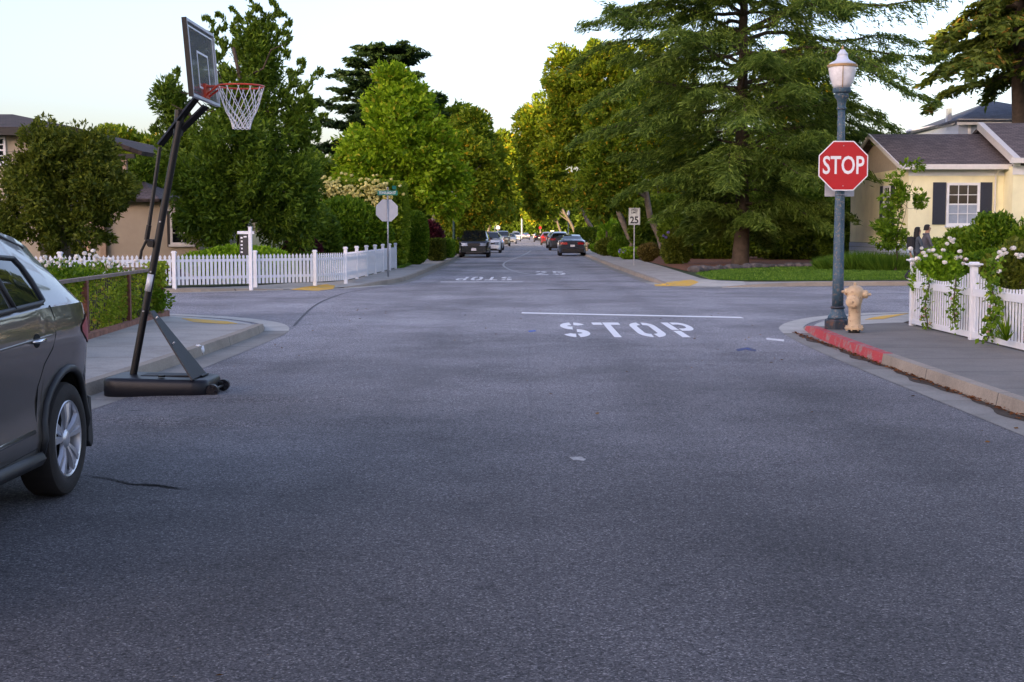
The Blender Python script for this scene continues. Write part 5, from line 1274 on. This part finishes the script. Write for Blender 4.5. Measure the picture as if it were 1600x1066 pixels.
# ---- distant white pole and small signs
P4=empty('flag_pole',(WX(815.5,330),330,0),0,'bare white pole standing at the end of the street','pole'); MB().lathe([(.24,0),(.22,4.9),(.05,5.0)],10).build('post',mat_steel,P4)
def smallsign(px,D,py,s,shape,mt,label,cat='sign'):
    e_=empty('road_sign',at(px,D),0,label,cat); z=WZ(py,D)-.13; MB().tube([(0,0,-.1),(0,0,z)],.04,6).build('post',mat_steel,e_)
    if shape=='oct': MB().prism([(x,z+y) for x,y in octo(s)],-.06,-.045,'xz').build('plate',mt,e_)
    else: MB().box(-s,s,-.06,-.045,z-s,z+s).build('plate',mt,e_)
smallsign(844,300,356,.30,'oct',mat_red_sign,'tiny red octagonal sign at the far end of the street')
smallsign(863,165,363,.22,'sq',mat_sign_white,'small white square sign beside the distant right-hand lamp')
smallsign(778,232,355,.36,'sq',mat_sign_back,'grey back of a small sign by the distant left lamp')
# bits on the ground: bag by the left kerb, blue cap on the mulch
o=empty('plastic_bag',G(304,556,.0).to_tuple(),0,'small crumpled white bag lying against the left kerb','litter')
bm=bmesh.new(); bmesh.ops.create_icosphere(bm,subdivisions=3,radius=.07)
rr=random.Random(3)
for v in bm.verts: v.co*=1+.35*math.sin(v.co.x*70+1)*math.sin(v.co.y*60)*math.cos(v.co.z*50)+rr.uniform(-.06,.06)
me=bpy.data.meshes.new('film'); bm.to_mesh(me); bm.free(); q=link('film',me,o,mat_white); q.location=(.06,.0,.07)
# ================================================================ VEHICLES
def paint(name,c,rough=.32,metal=.35,coat=1.0):
    m,n,b=newmat(name); p=coord(n); n.links.new(ramp(n,noise(n,p,2.5,4),[(.3,tuple(x*.92 for x in c)),(.7,tuple(x*1.06 for x in c))]),b.inputs['Base Color'])
    b.inputs['Roughness'].default_value=rough; b.inputs['Metallic'].default_value=metal; b.inputs['Coat Weight'].default_value=coat; b.inputs['Coat Roughness'].default_value=.03; return m
mat_carglass=M_('car_glass',(.008,.010,.012),.03,var=.05,spec=.9); mat_tyre=M_('tyre_rubber',(.016,.013,.012),.85,var=.3,scale=20,bmp=.3)
mat_rim=M_('alloy_wheel',(.52,.52,.56),.30,metal=.7,var=.05); mat_trimblk=M_('black_trim',(.014,.014,.016),.5,var=.1); mat_chrome=M_('chrome',(.7,.7,.72),.12,metal=1,var=.02)
mat_tail=M_('tail_lamp_red',(.30,.008,.010),.3,var=.1,spec=.3); mat_head=M_('headlamp_lens',(.26,.29,.33),.08,metal=.3,var=.1); mat_plate=M_('number_plate',(.60,.62,.68),.5,var=.1)
mat_amber=M_('amber_lens',(.55,.16,.02),.2); mat_well=M_('wheel_well',(.006,.006,.006),.95)
mat_lit=newmat('lit_lamp')[0]; _b=mat_lit.node_tree.nodes['Principled BSDF']; _b.inputs['Base Color'].default_value=(.9,.2,.2,1); _b.inputs['Emission Color'].default_value=(1,.22,.20,1); _b.inputs['Emission Strength'].default_value=2.2
def rot2(a): return math.cos(a),math.sin(a)
def make_wheel(r,wd,parent,detail=True):
    """axis along x, outer face toward +x at x=0"""
    wh=MB(); ri=r*.68
    prof=[(ri,-wd+.01),(r*.80,-wd),(r*.95,-wd+.01),(r,-wd+.035),(r,-.035),(r*.965,-.010),(r*.90,.002),(r*.80,.006),(r*.72,.000),(ri,-.010)]
    M=Matrix.Rotation(R(90),4,'Y')
    wh.lathe(prof,64 if detail else 24,M,cap=False)
    t=wh.build('wheel',mat_tyre,parent,smooth=True,auto=35)
    rm=MB(); rm.lathe([(ri+.004,-.012),(ri-.006,-.004),(ri-.018,-.010),(ri-.026,-.05),(ri-.04,-wd+.04)],48 if detail else 20,M,cap=False)
    for k in range(5):
        a0=2*math.pi*k/5+.35
        for s in ((-1,1) if detail else (0,)):
            ca,sa=rot2(a0+s*.17); c2,s2=rot2(a0+s*.215)
            wI=.016 if detail else .035; wO=.030 if detail else .05
            p=Vector((-.030,ca*.045,sa*.045)); q=Vector((-.012,c2*(ri-.014),s2*(ri-.014))); d=(q-p).normalized(); n=d.cross(Vector((1,0,0))).normalized()
            mid=p.lerp(q,.5)+Vector((.010,0,0))
            V=[]
            for pt,wv in ((p,wI),(mid,(wI+wO)/2),(q,wO)):
                V += [pt+n*wv+Vector((-.016,0,0)),pt+n*wv*.6+Vector((.006,0,0)),pt-n*wv*.6+Vector((.006,0,0)),pt-n*wv+Vector((-.016,0,0))]
            F=[(j*4+i,j*4+i+1,(j+1)*4+i+1,(j+1)*4+i) for j in range(2) for i in range(3)]
            rm.add(V,F)
    rm.lathe([(.058,-.04),(.058,-.022),(.045,-.012),(.03,-.008),(.001,-.008)],24,M,cap=False)
    rm.build('rim',mat_rim,t,smooth=True,auto=40)
    if detail:
        dk=MB(); dk.lathe([(.001,-.075),(ri-.03,-.075)],32,M,cap=False); dk.lathe([(.001,-.062),(.13,-.062),(.13,-.07)],32,M,cap=False); dk.build('brake_disc',mat_well,t)
    else:
        dk=MB(); dk.lathe([(.001,-.06),(ri-.03,-.06)],20,M,cap=False); dk.build('brake_disc',mat_well,t)
    return t
def lerpt(tab,s):
    if s<=tab[0][0]: return tab[0][1]
    for (a,x),(b_,y) in zip(tab,tab[1:]):
        if s<=b_: t=(s-a)/(b_-a); return x+(y-x)*t
    return tab[-1][1]
def car(spec,paintm,label,cat='car',group=None,loc=(0,0,0),rz=0,detail=False,lit=False,name='parked_car'):
    """local frame: s=0 rear, s=L front, along +y; wheels stand on z=0"""
    S=spec; Lc=S['L']; hw=S['W']/2; root=empty(name,loc,rz,label,cat,group); r=S['r']; ax=[S['ax0'],S['ax0']+S['wb']]
    st=set([0,Lc]); n=int(Lc/(.05 if detail else .12))
    for i in range(n+1): st.add(round(Lc*i/n,4))
    for k in ('glass','pill'): 
        for v in S.get(k,[]): st.add(v)
    for a in ax:
        for i in range(-6,7): st.add(round(a+(r+S['arch'])*math.sin(R(i*15)),4))
    st=sorted(x for x in st if 0<=x<=Lc); Y=lambda s: s-Lc/2
    ra=r+S['arch']
    def low(s):
        z=lerpt(S['zlow'],s)
        for a in ax:
            if abs(s-a)<ra: z=max(z,r+math.sqrt(max(0,ra*ra-(s-a)**2)))
        return z
    def plan(s):
        d=min(s,Lc-s); k=S['endr']; f=1.0
        if d<k: f=1-S['endt']*(1-d/k)**2.2
        return f
    def wz(z,s): return hw*lerpt(S['wz'],z)*plan(s)
    rows=[]; NB=12; NG=4
    for s in st:
        zb=lerpt(S['belt'],s); zt=lerpt(S['top'],s); zl=low(s); z0=lerpt(S['zlow'],s); row=[]
        y=Y(s)
        # bumpers bulge: pull upper body inward at the ends
        def yy(z):
            e=lerpt(S['noser'],z) if s<Lc*.5 else lerpt(S['nosef'],z)
            d=min(s,Lc-s); k=max(0,1-d/.5)**1.5; return y+(e*k if s<Lc*.5 else -e*k)
        row.append((wz(z0,s)*.6,yy(zl),zl+.02)); 
        for i in range(NB+1):
            z=zl+(zb-zl)*i/NB; row.append((wz(z,s),yy(z),z))
        wb_=wz(zb,s); wt=hw*lerpt(S['wtop'],s)*plan(s); e=S['edge']
        row.append((wb_-.018,yy(zb),zb+.014))
        zg=zb+.016
        ze=zt-e*min(1,(zt-zb)/.4)
        for i in range(1,NG+1):
            t=i/NG; row.append((wb_-.022+(wt-wb_+.022)*t+.012*math.sin(math.pi*t),yy(zt),zg+(ze-zg)*t))
        row.append((wt-.045,yy(zt),zt-.018*min(1,(zt-zb)/.4))); row.append((wt*.62,yy(zt),zt+.002)); row.append((0,yy(zt),zt+.012))
        rows.append(row)
    nr=len(rows[0]); iG0=NB+2; iG1=iG0+NG; bodyF=[];gF=[];wsF=[];rwF=[]
    V=[];
    for row in rows: V += row
    nV=len(V); V += [(-x,y,z) for x,y,z in V]
    pill=S['pill']; g0,g1=S['glass']; 
    def inpill(s): 
        return any(a<=s<=b_ for a,b_ in zip(pill[::2],pill[1::2]))
    for j in range(len(st)-1):
        sm=(st[j]+st[j+1])/2
        for i in range(nr-1):
            f=(j*nr+i,j*nr+i+1,(j+1)*nr+i+1,(j+1)*nr+i); fm=tuple(nV+q for q in reversed(f))
            zg_=(V[f[0]][2]+V[f[1]][2]+V[f[2]][2]+V[f[3]][2])/4
            tgt=bodyF
            if iG0<=i<iG1-(1 if detail else 0) and g0<sm<g1 and not inpill(sm): tgt=gF
            if i>=iG1:
                if S['wind'][0]<sm<S['wind'][1]: tgt=wsF
                elif S['rear'][0]<sm<S['rear'][1]: tgt=rwF
            elif iG0<=i<iG1 and not (g0<sm<g1) and ((S['wind'][0]<sm<S['wind'][1]) ): tgt=bodyF
            tgt.append(f); tgt.append(fm)
    cap0=tuple(range(0,nr))+tuple(nV+q for q in reversed(range(0,nr-1))); o_=(len(st)-1)*nr; cap1=tuple(o_+q for q in range(nr))+tuple(nV+o_+q for q in reversed(range(0,nr-1)))
    bodyF += [cap0,cap1]
    panes={}
    for f in gF:
        ym=sum(V[q][1] for q in f)/4+Lc/2; xs=V[f[0]][0]+V[f[2]][0]; panes.setdefault((sum(1 for p in pill[::2] if ym>p),xs>0),[]).append(f)
    def sub(name,F,m,par):
        if not F: return None
        used=sorted({q for f in F for q in f}); mp={q:i for i,q in enumerate(used)}
        b=MB(); b.add([V[q] for q in used],[tuple(mp[q] for q in f) for f in F]); o=b.build(name,m,par,smooth=True,fix=True,auto=32); return o
    body=sub('body',bodyF,paintm,root); [sub('side_window',F,mat_carglass,root) for F in panes.values()]; sub('windshield',wsF,mat_carglass,root); sub('rear_window',rwF,mat_carglass,root)
    # inner wells and underbody
    b=MB()
    b.box(-hw*.80,hw*.80,Y(.35),Y(Lc-.35),.20,min(.55,S['under']))
    for a in ax:
        for sg in (-1,1):
            M=Matrix.Translation((sg*(hw-.13),Y(a),r))@Matrix.Rotation(R(90),4,'Y')
            rr_=ra+.01; pr=[(Y(a)+rr_*math.sin(R(q)),r+rr_*math.cos(R(q))) for q in range(-100,101,10)]
            xa_,xb_=sg*(hw-.26),sg*(hw-.035)
            b.grid([[(xa_,y_,z_) for y_,z_ in pr],[(xb_,y_,z_) for y_,z_ in pr]]); b.add([(xa_,y_,z_) for y_,z_ in pr],[tuple(range(len(pr)))])
    b.build('underbody',mat_well,root)
    w0=None
    for a in ax:
        for sg in (-1,1):
            if w0 is None: w=w0=make_wheel(r,S['tw'],root,detail)
            else: w=copy_tree(w0,root)
            w.location=(sg*(hw-S['inset']),Y(a),r); w.rotation_euler=(0,0,0 if sg>0 else math.pi)
    # arch trims
    if S.get('clad'):
        for a in ax:
            for sg in (-1,1):
                b=MB(); pts=[]
                for i in range(-7,8):
                    an=R(i*13.5); s=a+(ra+.012)*math.sin(an); z=r+(ra+.012)*math.cos(an); pts.append((sg*(wz(z,s)+.004),Y(s),z))
                b.tube(pts,.026 if detail else .03,6,flat=1); b.build('wheel_arch_cladding',mat_trimblk,root,smooth=True)
        for sg in (-1,1):
            pts=[(sg*(wz(.30,s)+.002),Y(s),lerpt(S['zlow'],s)+.03) for s in np.linspace(ax[0]+ra+.03,ax[1]-ra-.03,8)]
            b=MB(); b.tube(pts,.045,6); b.build('sill_cladding',mat_trimblk,root,smooth=True)
    # lamps, plates, grille, mirrors
    def onrear(x,z): 
        return Y(0)+lerpt(S['noser'],z)
    def onfront(x,z): return Y(Lc)-lerpt(S['nosef'],z)
    we=wz(.8,0); wf=wz(.7,Lc)
    for sg in (-1,1):
        z0,z1,inn=S['tail']; b=MB(); P=[]
        def sk(z,s): return (sg*(wz(z,s)+.007),Y(s)+lerpt(S['noser'],z)*max(0,1-s/.5)**1.5,z)
        zs=[z0+(z1-z0)*i/4 for i in range(5)]; zm=(z0+z1)/2+.02
        P.append([(sg*we*inn,onrear(0,z)-.012,z) for z in zs]); P.append([(sg*we*.97,onrear(0,z)-.014,z) for z in zs])
        for s_,q in ((.01,1),(.08,.95),(.18,.8),(.28,.55),(.36,.2)) if not detail else ((.01,1),(.12,1),(.25,.97),(.4,.85),(.52,.55),(.62,.15)): P.append([sk(zm+(z-zm)*q,s_) for z in zs])
        b.grid(P); b.build('tail_light',mat_lit if lit else mat_tail,root,smooth=True)
        z0,z1,inn=S['head']; b=MB(); P=[]
        for (fx,dy) in ((inn,-.012),(.98,-.016),(1.03,.06),(1.08,.24)):
            P.append([(sg*(wf*fx if dy<.04 else wz((z0+z1)/2,Lc-dy)+.006),onfront(0,z)-dy,z+(.03 if dy>.04 else 0)) for z in (z0,z1)])
        b.grid([[q[0] for q in P],[q[1] for q in P]]); b.build('headlight',mat_head,root,smooth=True)
        ms=S['mirror']; zb=lerpt(S['belt'],ms); x=wz(zb,ms); b=MB()
        b.box(sg*(x-.02),sg*(x+.05),Y(ms)-.02,Y(ms)+.02,zb+.02,zb+.05); b.box(min(sg*(x+.04),sg*(x+.20)),max(sg*(x+.04),sg*(x+.20)),Y(ms)-.05,Y(ms)+.06,zb+.0,zb+.15)
        b.build('mirror',paintm,root,bevel=.012)
    zg0,zg1,gw=S['grille']; b=MB(); b.box(-gw,gw,onfront(0,(zg0+zg1)/2)-.10,onfront(0,(zg0+zg1)/2)+.012,zg0,zg1); 
    b.box(-gw*1.25,gw*1.25,onfront(0,.32)-.10,onfront(0,.32)+.012,.26,.40); b.build('grille',mat_trimblk,root)
    b=MB(); b.box(-.15,.15,onfront(0,.5)+.013,onfront(0,.5)+.024,S['pf'],S['pf']+.15); b.build('number_plate',mat_plate,root)
    b=MB(); zp=S['pr']; b.box(-.15,.15,onrear(0,zp)-.024,onrear(0,zp)-.010,zp,zp+.15); b.build('number_plate',mat_plate,root)
    b=MB(); b.box(-we*.9,we*.9,onrear(0,.4)-.012,onrear(0,.4)+.1,.26,.50); b.build('rear_bumper_trim',mat_trimblk,root,bevel=.005)
    return root,dict(Y=Y,wz=wz,low=low,st=st)
SUV=dict(L=4.45,W=1.81,r=.345,ax0=.88,wb=2.60,arch=.075,tw=.215,inset=.012,under=.5,endr=.80,endt=.21,edge=.085,
  zlow=[(0,.34),(.3,.30),(.9,.27),(3.6,.27),(4.2,.26),(4.45,.30)],
  wz=[(.2,.93),(.30,.955),(.42,.985),(.50,.968),(.62,.962),(.80,.985),(.95,1.0),(1.05,.995),(1.12,.975),(1.2,.955),(1.7,.95)],
  belt=[(0,1.08),(.12,1.12),(.5,1.16),(1.2,1.16),(2.6,1.11),(3.15,1.08),(3.6,1.02),(4.2,.92),(4.45,.74)],
  top=[(0,1.10),(.08,1.15),(.24,1.30),(.40,1.435),(.58,1.525),(.85,1.59),(1.2,1.63),(1.6,1.645),(2.2,1.64),(2.45,1.58),(3.25,1.13),(3.6,1.075),(4.1,.99),(4.35,.90),(4.45,.78)],
  wtop=[(0,.76),(.3,.66),(.8,.67),(1.4,.70),(2.2,.71),(2.6,.73),(3.25,.84),(4.0,.86),(4.45,.82)],
  noser=[(.3,.10),(.45,.0),(.65,.02),(.9,.10),(1.1,.16),(1.6,.2)],nosef=[(.3,.06),(.45,0),(.65,.03),(.9,.12),(1.2,.2)],
  glass=[1.14,3.05],pill=[1.58,1.66,2.34,2.44],wind=(2.45,3.25),rear=(.10,.60),tail=(.88,1.09,.50),head=(.64,.84,.45),mirror=2.95,grille=(.62,.80,.45),pf=.42,pr=.72,clad=True)
SEDAN=dict(L=4.69,W=1.85,r=.335,ax0=.95,wb=2.87,arch=.045,tw=.225,inset=.015,under=.4,endr=.8,endt=.17,edge=.07,
  zlow=[(0,.28),(.4,.20),(4.2,.18),(4.69,.22)],
  wz=[(.15,.92),(.30,.97),(.45,.985),(.65,1.0),(.80,.99),(.95,.96),(1.5,.95)],
  belt=[(0,.90),(.15,.97),(.6,1.0),(1.6,.96),(2.8,.91),(3.5,.85),(4.3,.70),(4.69,.58)],
  top=[(0,1.0),(.12,1.06),(.45,1.08),(.75,1.15),(1.3,1.34),(1.9,1.43),(2.35,1.435),(2.75,1.36),(3.65,.93),(4.1,.84),(4.5,.72),(4.69,.60)],
  wtop=[(0,.82),(.6,.78),(1.4,.66),(2.3,.64),(2.8,.68),(3.6,.82),(4.69,.80)],
  noser=[(.2,.12),(.4,.0),(.6,.03),(.9,.05),(1.4,.1)],nosef=[(.2,.05),(.4,0),(.6,.05),(.9,.15)],
  glass=[.95,3.1],pill=[1.35,1.42,2.20,2.30],wind=(2.65,3.62),rear=(.5,1.9),tail=(.78,.93,.45),head=(.52,.66,.5),mirror=3.0,grille=(.30,.42,.4),pf=.34,pr=.62,clad=False)
BIG=dict(SUV); BIG.update(L=4.9,W=1.93,ax0=.95,wb=2.9,r=.37,
  belt=[(0,1.08),(.12,1.15),(.6,1.19),(3.0,1.14),(3.6,1.10),(4.6,1.0),(4.9,.82)],
  top=[(0,1.12),(.08,1.30),(.25,1.60),(.5,1.70),(2.4,1.74),(2.75,1.68),(3.55,1.20),(4.5,1.09),(4.78,1.0),(4.9,.86)],
  wtop=[(0,.80),(.4,.76),(2.6,.74),(3.5,.84),(4.9,.82)],
  glass=[.7,3.35],pill=[1.25,1.35,2.55,2.66],wind=(2.7,3.5),rear=(.1,.42),head=(.74,.92,.5),mirror=3.25,grille=(.62,.90,.40),pf=.45,clad=False,zlow=[(0,.36),(4.9,.32)])
TRUCK=dict(BIG); TRUCK.update(L=5.6,W=2.0,wb=3.5,belt=[(0,1.2),(2.2,1.22),(4.4,1.18),(5.3,1.12),(5.6,.9)],top=[(0,1.26),(2.1,1.27),(2.25,1.85),(2.6,1.92),(3.5,1.92),(3.75,1.86),(4.45,1.26),(5.3,1.18),(5.6,.95)],
  wtop=[(0,.86),(2.3,.78),(3.6,.76),(4.4,.85),(5.6,.84)],glass=[2.4,4.2],pill=[3.0,3.08],wind=(3.75,4.4),rear=(2.1,2.25),mirror=4.1)
# ---- the near grey car: rear axle 8.1 m ahead of the camera, nose toward the camera
mat_grey_car=paint('grey_brown_car_paint',(.056,.047,.038),.32,.30)
yc=8.10-.0+ (4.45/2-.88)*-1   # centre so that the rear axle stands at y=8.1
near,inf=car(SUV,mat_grey_car,'grey-brown compact SUV parked at the left edge of the photo','car',None,(-3.665,8.10+.88-4.45/2,0),math.pi,True)
Y,wz=inf['Y'],inf['wz']
def side_strip(name,pts,rad,m,flat=.5,out=.002,n=6,side=(-1,1)):
    for sg in side:
        b=MB(); b.tube([(sg*(wz(z,s)+out),Y(s),z) for s,z in pts],rad,n); b.build(name,m,near,smooth=True)
def gl(s,t):
    """a point on the glass side: t=0 belt, t=1 top"""
    zb=lerpt(SUV['belt'],s); zt=lerpt(SUV['top'],s); e=SUV['edge']; wb_=wz(zb,s); wt=.905*lerpt(SUV['wtop'],s)*(1 if s>.75 else 1-.16*(1-s/.75)**2.2)
    return (wb_-.022+(wt-wb_+.022)*t+.012*math.sin(math.pi*t),Y(s),zb+.016+(zt-e-zb-.016)*t)
def gstrip(name,pts,rad,m):
    for sg in (-1,1):
        b=MB(); b.tube([(sg*(gl(s,t)[0]+.004),gl(s,t)[1],gl(s,t)[2]) for s,t in pts],rad,6); b.build(name,m,near,smooth=True)
gstrip('window_trim',[(3.05,.03),(2.4,.03),(1.6,.03),(1.2,.03),(1.13,.06),(1.13,.40),(1.15,.62),(1.19,.74)],.016,mat_trimblk)
gstrip('window_trim',[(1.18,.74),(1.5,.76),(2.2,.76),(2.6,.76)],.016,mat_trimblk)
gstrip('window_trim',[(1.60,.02),(1.62,.4),(1.64,.76)],.018,mat_trimblk)
gstrip('roof_rail',[(.75,1.08),(1.2,1.12),(2.0,1.12),(2.3,1.08)],.012,mat_trimblk)
# shut lines
side_strip('door_gap',[(1.10,1.17),(1.08,1.10),(1.10,1.0),(1.16,.92),(1.28,.84),(1.36,.72),(1.38,.55),(1.36,.34)],.0045,mat_well,out=-.0015)
side_strip('door_gap',[(2.35,1.13),(2.36,.9),(2.36,.6),(2.34,.34)],.0045,mat_well,out=-.0015)
side_strip('door_gap',[(1.38,.365),(1.9,.345),(2.9,.345),(3.0,.5)],.004,mat_well,out=-.0015)
# fuel flap side stays plain; door handles
for s0 in (1.34,2.56):
    for sg in (-1,1):
        b=MB(); x=wz(.985,s0)
        b.tube([(sg*(x+.001),Y(s0),.985),(sg*(x+.028),Y(s0+.025),.988),(sg*(x+.030),Y(s0+.12),.985),(sg*(x+.001),Y(s0+.15),.982)],[.010,.012,.012,.010],8)
        h_=b.build('door_handle',mat_chrome,near,smooth=True)
        b=MB(); b.prism([(Y(s0+.07)+.055*math.cos(R(a)),.985+.040*math.sin(R(a))) for a in range(0,360,24)],sg*(x-.001),sg*(x+.0012),'yz'); b.build('handle_recess',mat_well,near)
side_strip('crease_line',[(.55,1.02),(1.2,1.0),(2.2,.97),(3.3,.93)],.007,mat_grey_car,out=-.004)
side_strip('sill_moulding',[(1.42,.465),(2.2,.445),(3.0,.44)],.018,mat_grey_car,out=-.010)
for sg in (-1,1):
    b=MB(); x=.865
    b.prism([(Y(.88-.42),.56),(Y(.88-.47),.55),(Y(.88-.50),.24),(Y(.88-.46),.22),(Y(.88-.41),.26)],sg*(x-.19),sg*(x+.012),'yz'); b.build('mud_flap',mat_trimblk,near,bevel=.006)
# ---- far traffic
mat_c_black=paint('black_car_paint',(.010,.011,.016),.25,.2); mat_c_white=paint('white_car_paint',(.72,.73,.76),.3,0); mat_c_silver=paint('silver_car_paint',(.36,.37,.40),.3,.6)
mat_c_navy=paint('navy_car_paint',(.014,.020,.040),.25,.3); mat_c_red=paint('red_car_paint',(.15,.010,.012),.3,.2); mat_c_dgrey=paint('dark_grey_car_paint',(.05,.052,.058),.3,.4); mat_c_blue=paint('pale_blue_car_paint',(.22,.26,.34),.3,.5)
GC='cars parked along the far street'
def put(spec,m,px,py,label,face,dx=0,**k):
    """px: picture x of the car's middle, py: picture y where its near wheels touch"""
    g=G(px,py); near_end=.9; D=g.y+spec['L']/2-near_end; x=WX(px,g.y)+dx
    c,_=car(spec,m,label,'car',GC,(x,D,0),math.pi if face=='us' else 0,**k); return c
put(BIG,mat_c_black,741,402.5,'black SUV facing us, nearest of the cars on the left side','us')
put(SUV,mat_c_white,763,395.5,'white car parked right behind the nearest black SUV','us',dx=.1)
put(SEDAN,mat_c_silver,771,391,'silver car behind the white car on the left side','us')
put(BIG,mat_c_dgrey,784,385,'dark van-like car halfway along the left side','us')
put(SEDAN,mat_c_silver,797,381,'pale sedan behind the dark van-like car on the left','us')
put(SUV,mat_c_white,806,377,'far white car on the left side of the street','us')
put(TRUCK,mat_c_white,805.5,371,'white truck farthest away on the left side','us')
put(SEDAN,mat_c_navy,894,400,'dark blue-black sedan seen from behind, nearest on the right side','away')
put(SUV,mat_c_dgrey,874,391.5,'grey hatchback just ahead of the dark sedan on the right','away')
put(SUV,mat_c_silver,868,388,'silver car mostly hidden ahead of the grey hatchback','away')
put(SUV,mat_c_red,856,383,'red car parked on the right side of the far street','away')
put(SEDAN,mat_c_black,842.5,378,'small black car in the right half of the street, far off','away')
put(SEDAN,mat_c_white,839,374,'pale car beyond the small black car','away')
put(SEDAN,mat_c_silver,821.5,374.5,'car driving away in mid street with its tail lights lit','away',lit=True,name='moving_car')
# ================================================================ PEOPLE
def M1(name,c): return M_(name,c,.8,var=.15,scale=20)
mat_skin=M1('skin',(.42,.24,.16)); mat_hair=M1('black_hair',(.008,.007,.008))
def person(loc,rz,label,top,legs,step=.32,hair_long=False,pack=None,scale=1.0,arm=.2):
    root=empty('person',loc,rz,label,'person'); root.scale=(scale,)*3
    # faces +x
    J={'pel':(0,0,.92,.155,.12),'wai':(.0,0,1.06,.135,.10),'che':(.01,0,1.27,.165,.11),'nek':(.0,0,1.44,.062,.06),'hd':(.03,0,1.52,.075,.07),'hd2':(.03,0,1.63,.088,.078),'top':(.01,0,1.70,.065,.06)}
    E=[('pel','wai'),('wai','che'),('che','nek'),('nek','hd'),('hd','hd2'),('hd2','top')]
    for sg,nm,ph in ((1,'l',1),(-1,'r',-1)):
        J['h'+nm]=(0,sg*.09,.88,.085,.085); J['k'+nm]=(ph*step*.45+.05,sg*.09,.49,.058,.058); J['a'+nm]=(ph*step-.06*(ph<0),sg*.09,.10+.05*(ph<0),.042,.042); J['f'+nm]=(ph*step+.17,sg*.10,.035+.02*(ph>0),.04,.03)
        E += [('pel','h'+nm),('h'+nm,'k'+nm),('k'+nm,'a'+nm),('a'+nm,'f'+nm)]
        J['s'+nm]=(0,sg*.175,1.38,.06,.06); J['e'+nm]=(-ph*arm*.5-.02,sg*.22,1.10,.043,.043); J['w'+nm]=(-ph*arm+.08,sg*.21,.88,.030,.030); J['p'+nm]=(-ph*arm+.11,sg*.20,.81,.034,.020)
        E += [('che','s'+nm),('s'+nm,'e'+nm),('e'+nm,'w'+nm),('w'+nm,'p'+nm)]
        for i,(dx,dz,r_) in enumerate(((.045,-.085,.009),(.02,-.105,.010),(-.005,-.10,.009),(-.03,-.085,.008))):
            J['g%d%s'%(i,nm)]=(-ph*arm+.11+dx*.6,sg*.20,.81+dz*.55,.010,.010); J['t%d%s'%(i,nm)]=(-ph*arm+.12+dx,sg*.19,.81+dz,r_,r_); E += [('p'+nm,'g%d%s'%(i,nm)),('g%d%s'%(i,nm),'t%d%s'%(i,nm))]
        J['u'+nm]=(-ph*arm+.15,sg*.18,.79,.011,.011); E.append(('p'+nm,'u'+nm))
    J['nose']=(.135,0,1.585,.016,.016); E.append(('hd2','nose'))
    keys=list(J); me=bpy.data.meshes.new('body'); me.from_pydata([J[k][:3] for k in keys],[(keys.index(a),keys.index(c)) for a,c in E],[])
    o=bpy.data.objects.new('body',me); COL.objects.link(o); md=o.modifiers.new('s','SKIN'); sb=o.modifiers.new('b','SUBSURF'); sb.levels=1
    for i,k in enumerate(keys): me.skin_vertices[0].data[i].radius=J[k][3:5]
    me.skin_vertices[0].data[0].use_root=True
    dg=bpy.context.evaluated_depsgraph_get(); m2=bpy.data.meshes.new_from_object(o.evaluated_get(dg)); bpy.data.objects.remove(o)
    for m in (mat_skin,top,legs,mat_fence): m2.materials.append(m)
    for p in m2.polygons:
        c=p.center; z=c.z; p.use_smooth=True
        hand=abs(c.y)>.16 and z<.90
        p.material_index = 0 if (z>1.47 or hand) else (1 if z>.93 or abs(c.y)>.17 else (3 if z<.085 else 2))
    o=bpy.data.objects.new('body',m2); COL.objects.link(o); o.parent=root
    b=MB(); prof=[(.0,1.735),(.05,1.73),(.085,1.70),(.103,1.65),(.105,1.60),(.098,1.55)]
    if hair_long: prof += [(.10,1.48),(.105,1.40),(.09,1.33),(.03,1.31)]
    V=[]; n=20
    for r_,z in prof:
        for k in range(n):
            a=2*math.pi*k/n; rr=r_*1.02; x=rr*math.cos(a)
            if z<1.67 and x>.03: x=.03 
            V.append((x+.015-(.02 if z<1.6 else 0),rr*math.sin(a)*.95,z))
    b.add(V,[(i*n+k,i*n+(k+1)%n,(i+1)*n+(k+1)%n,(i+1)*n+k) for i in range(len(prof)-1) for k in range(n)]); b.build('hair',mat_hair,root,smooth=True)
    b=MB()
    for sg in (-1,1): b.tube([(.104,sg*.033,1.605),(.112,sg*.033,1.605)],.011,8)
    b.build('eye',mat_hair,root)
    b=MB(); b.box(.100,.112,-.025,.025,1.535,1.545); b.build('mouth',M1('lips',(.35,.12,.10)),root)
    if pack:
        b=MB(); b.box(-.29,-.12,-.15,.15,1.02,1.42); b.build('backpack',pack,root,bevel=.04)
    if not hair_long:
        b=MB(); b.ring((-.02,0,1.43),.075,.035,n=16,m=6); b.build('hood',top,root,smooth=True)
    return root
mat_hoodie=M1('grey_hoodie',(.11,.10,.115)); mat_jeans=M1('dark_trousers',(.018,.019,.026)); mat_jkt=M1('dark_jacket',(.05,.065,.085)); mat_pack=M1('black_backpack',(.012,.012,.014))
person((WX(1448,41.2),41.2,.13),R(0),'man in a grey hooded top walking right behind the rose bush',mat_hoodie,mat_jeans,scale=.985)
person((WX(1433,40.7),40.7,.13),R(8),'dark-haired woman with a black backpack walking left of the man in grey',mat_jkt,mat_jeans,hair_long=True,pack=mat_pack,scale=.94,step=.36)
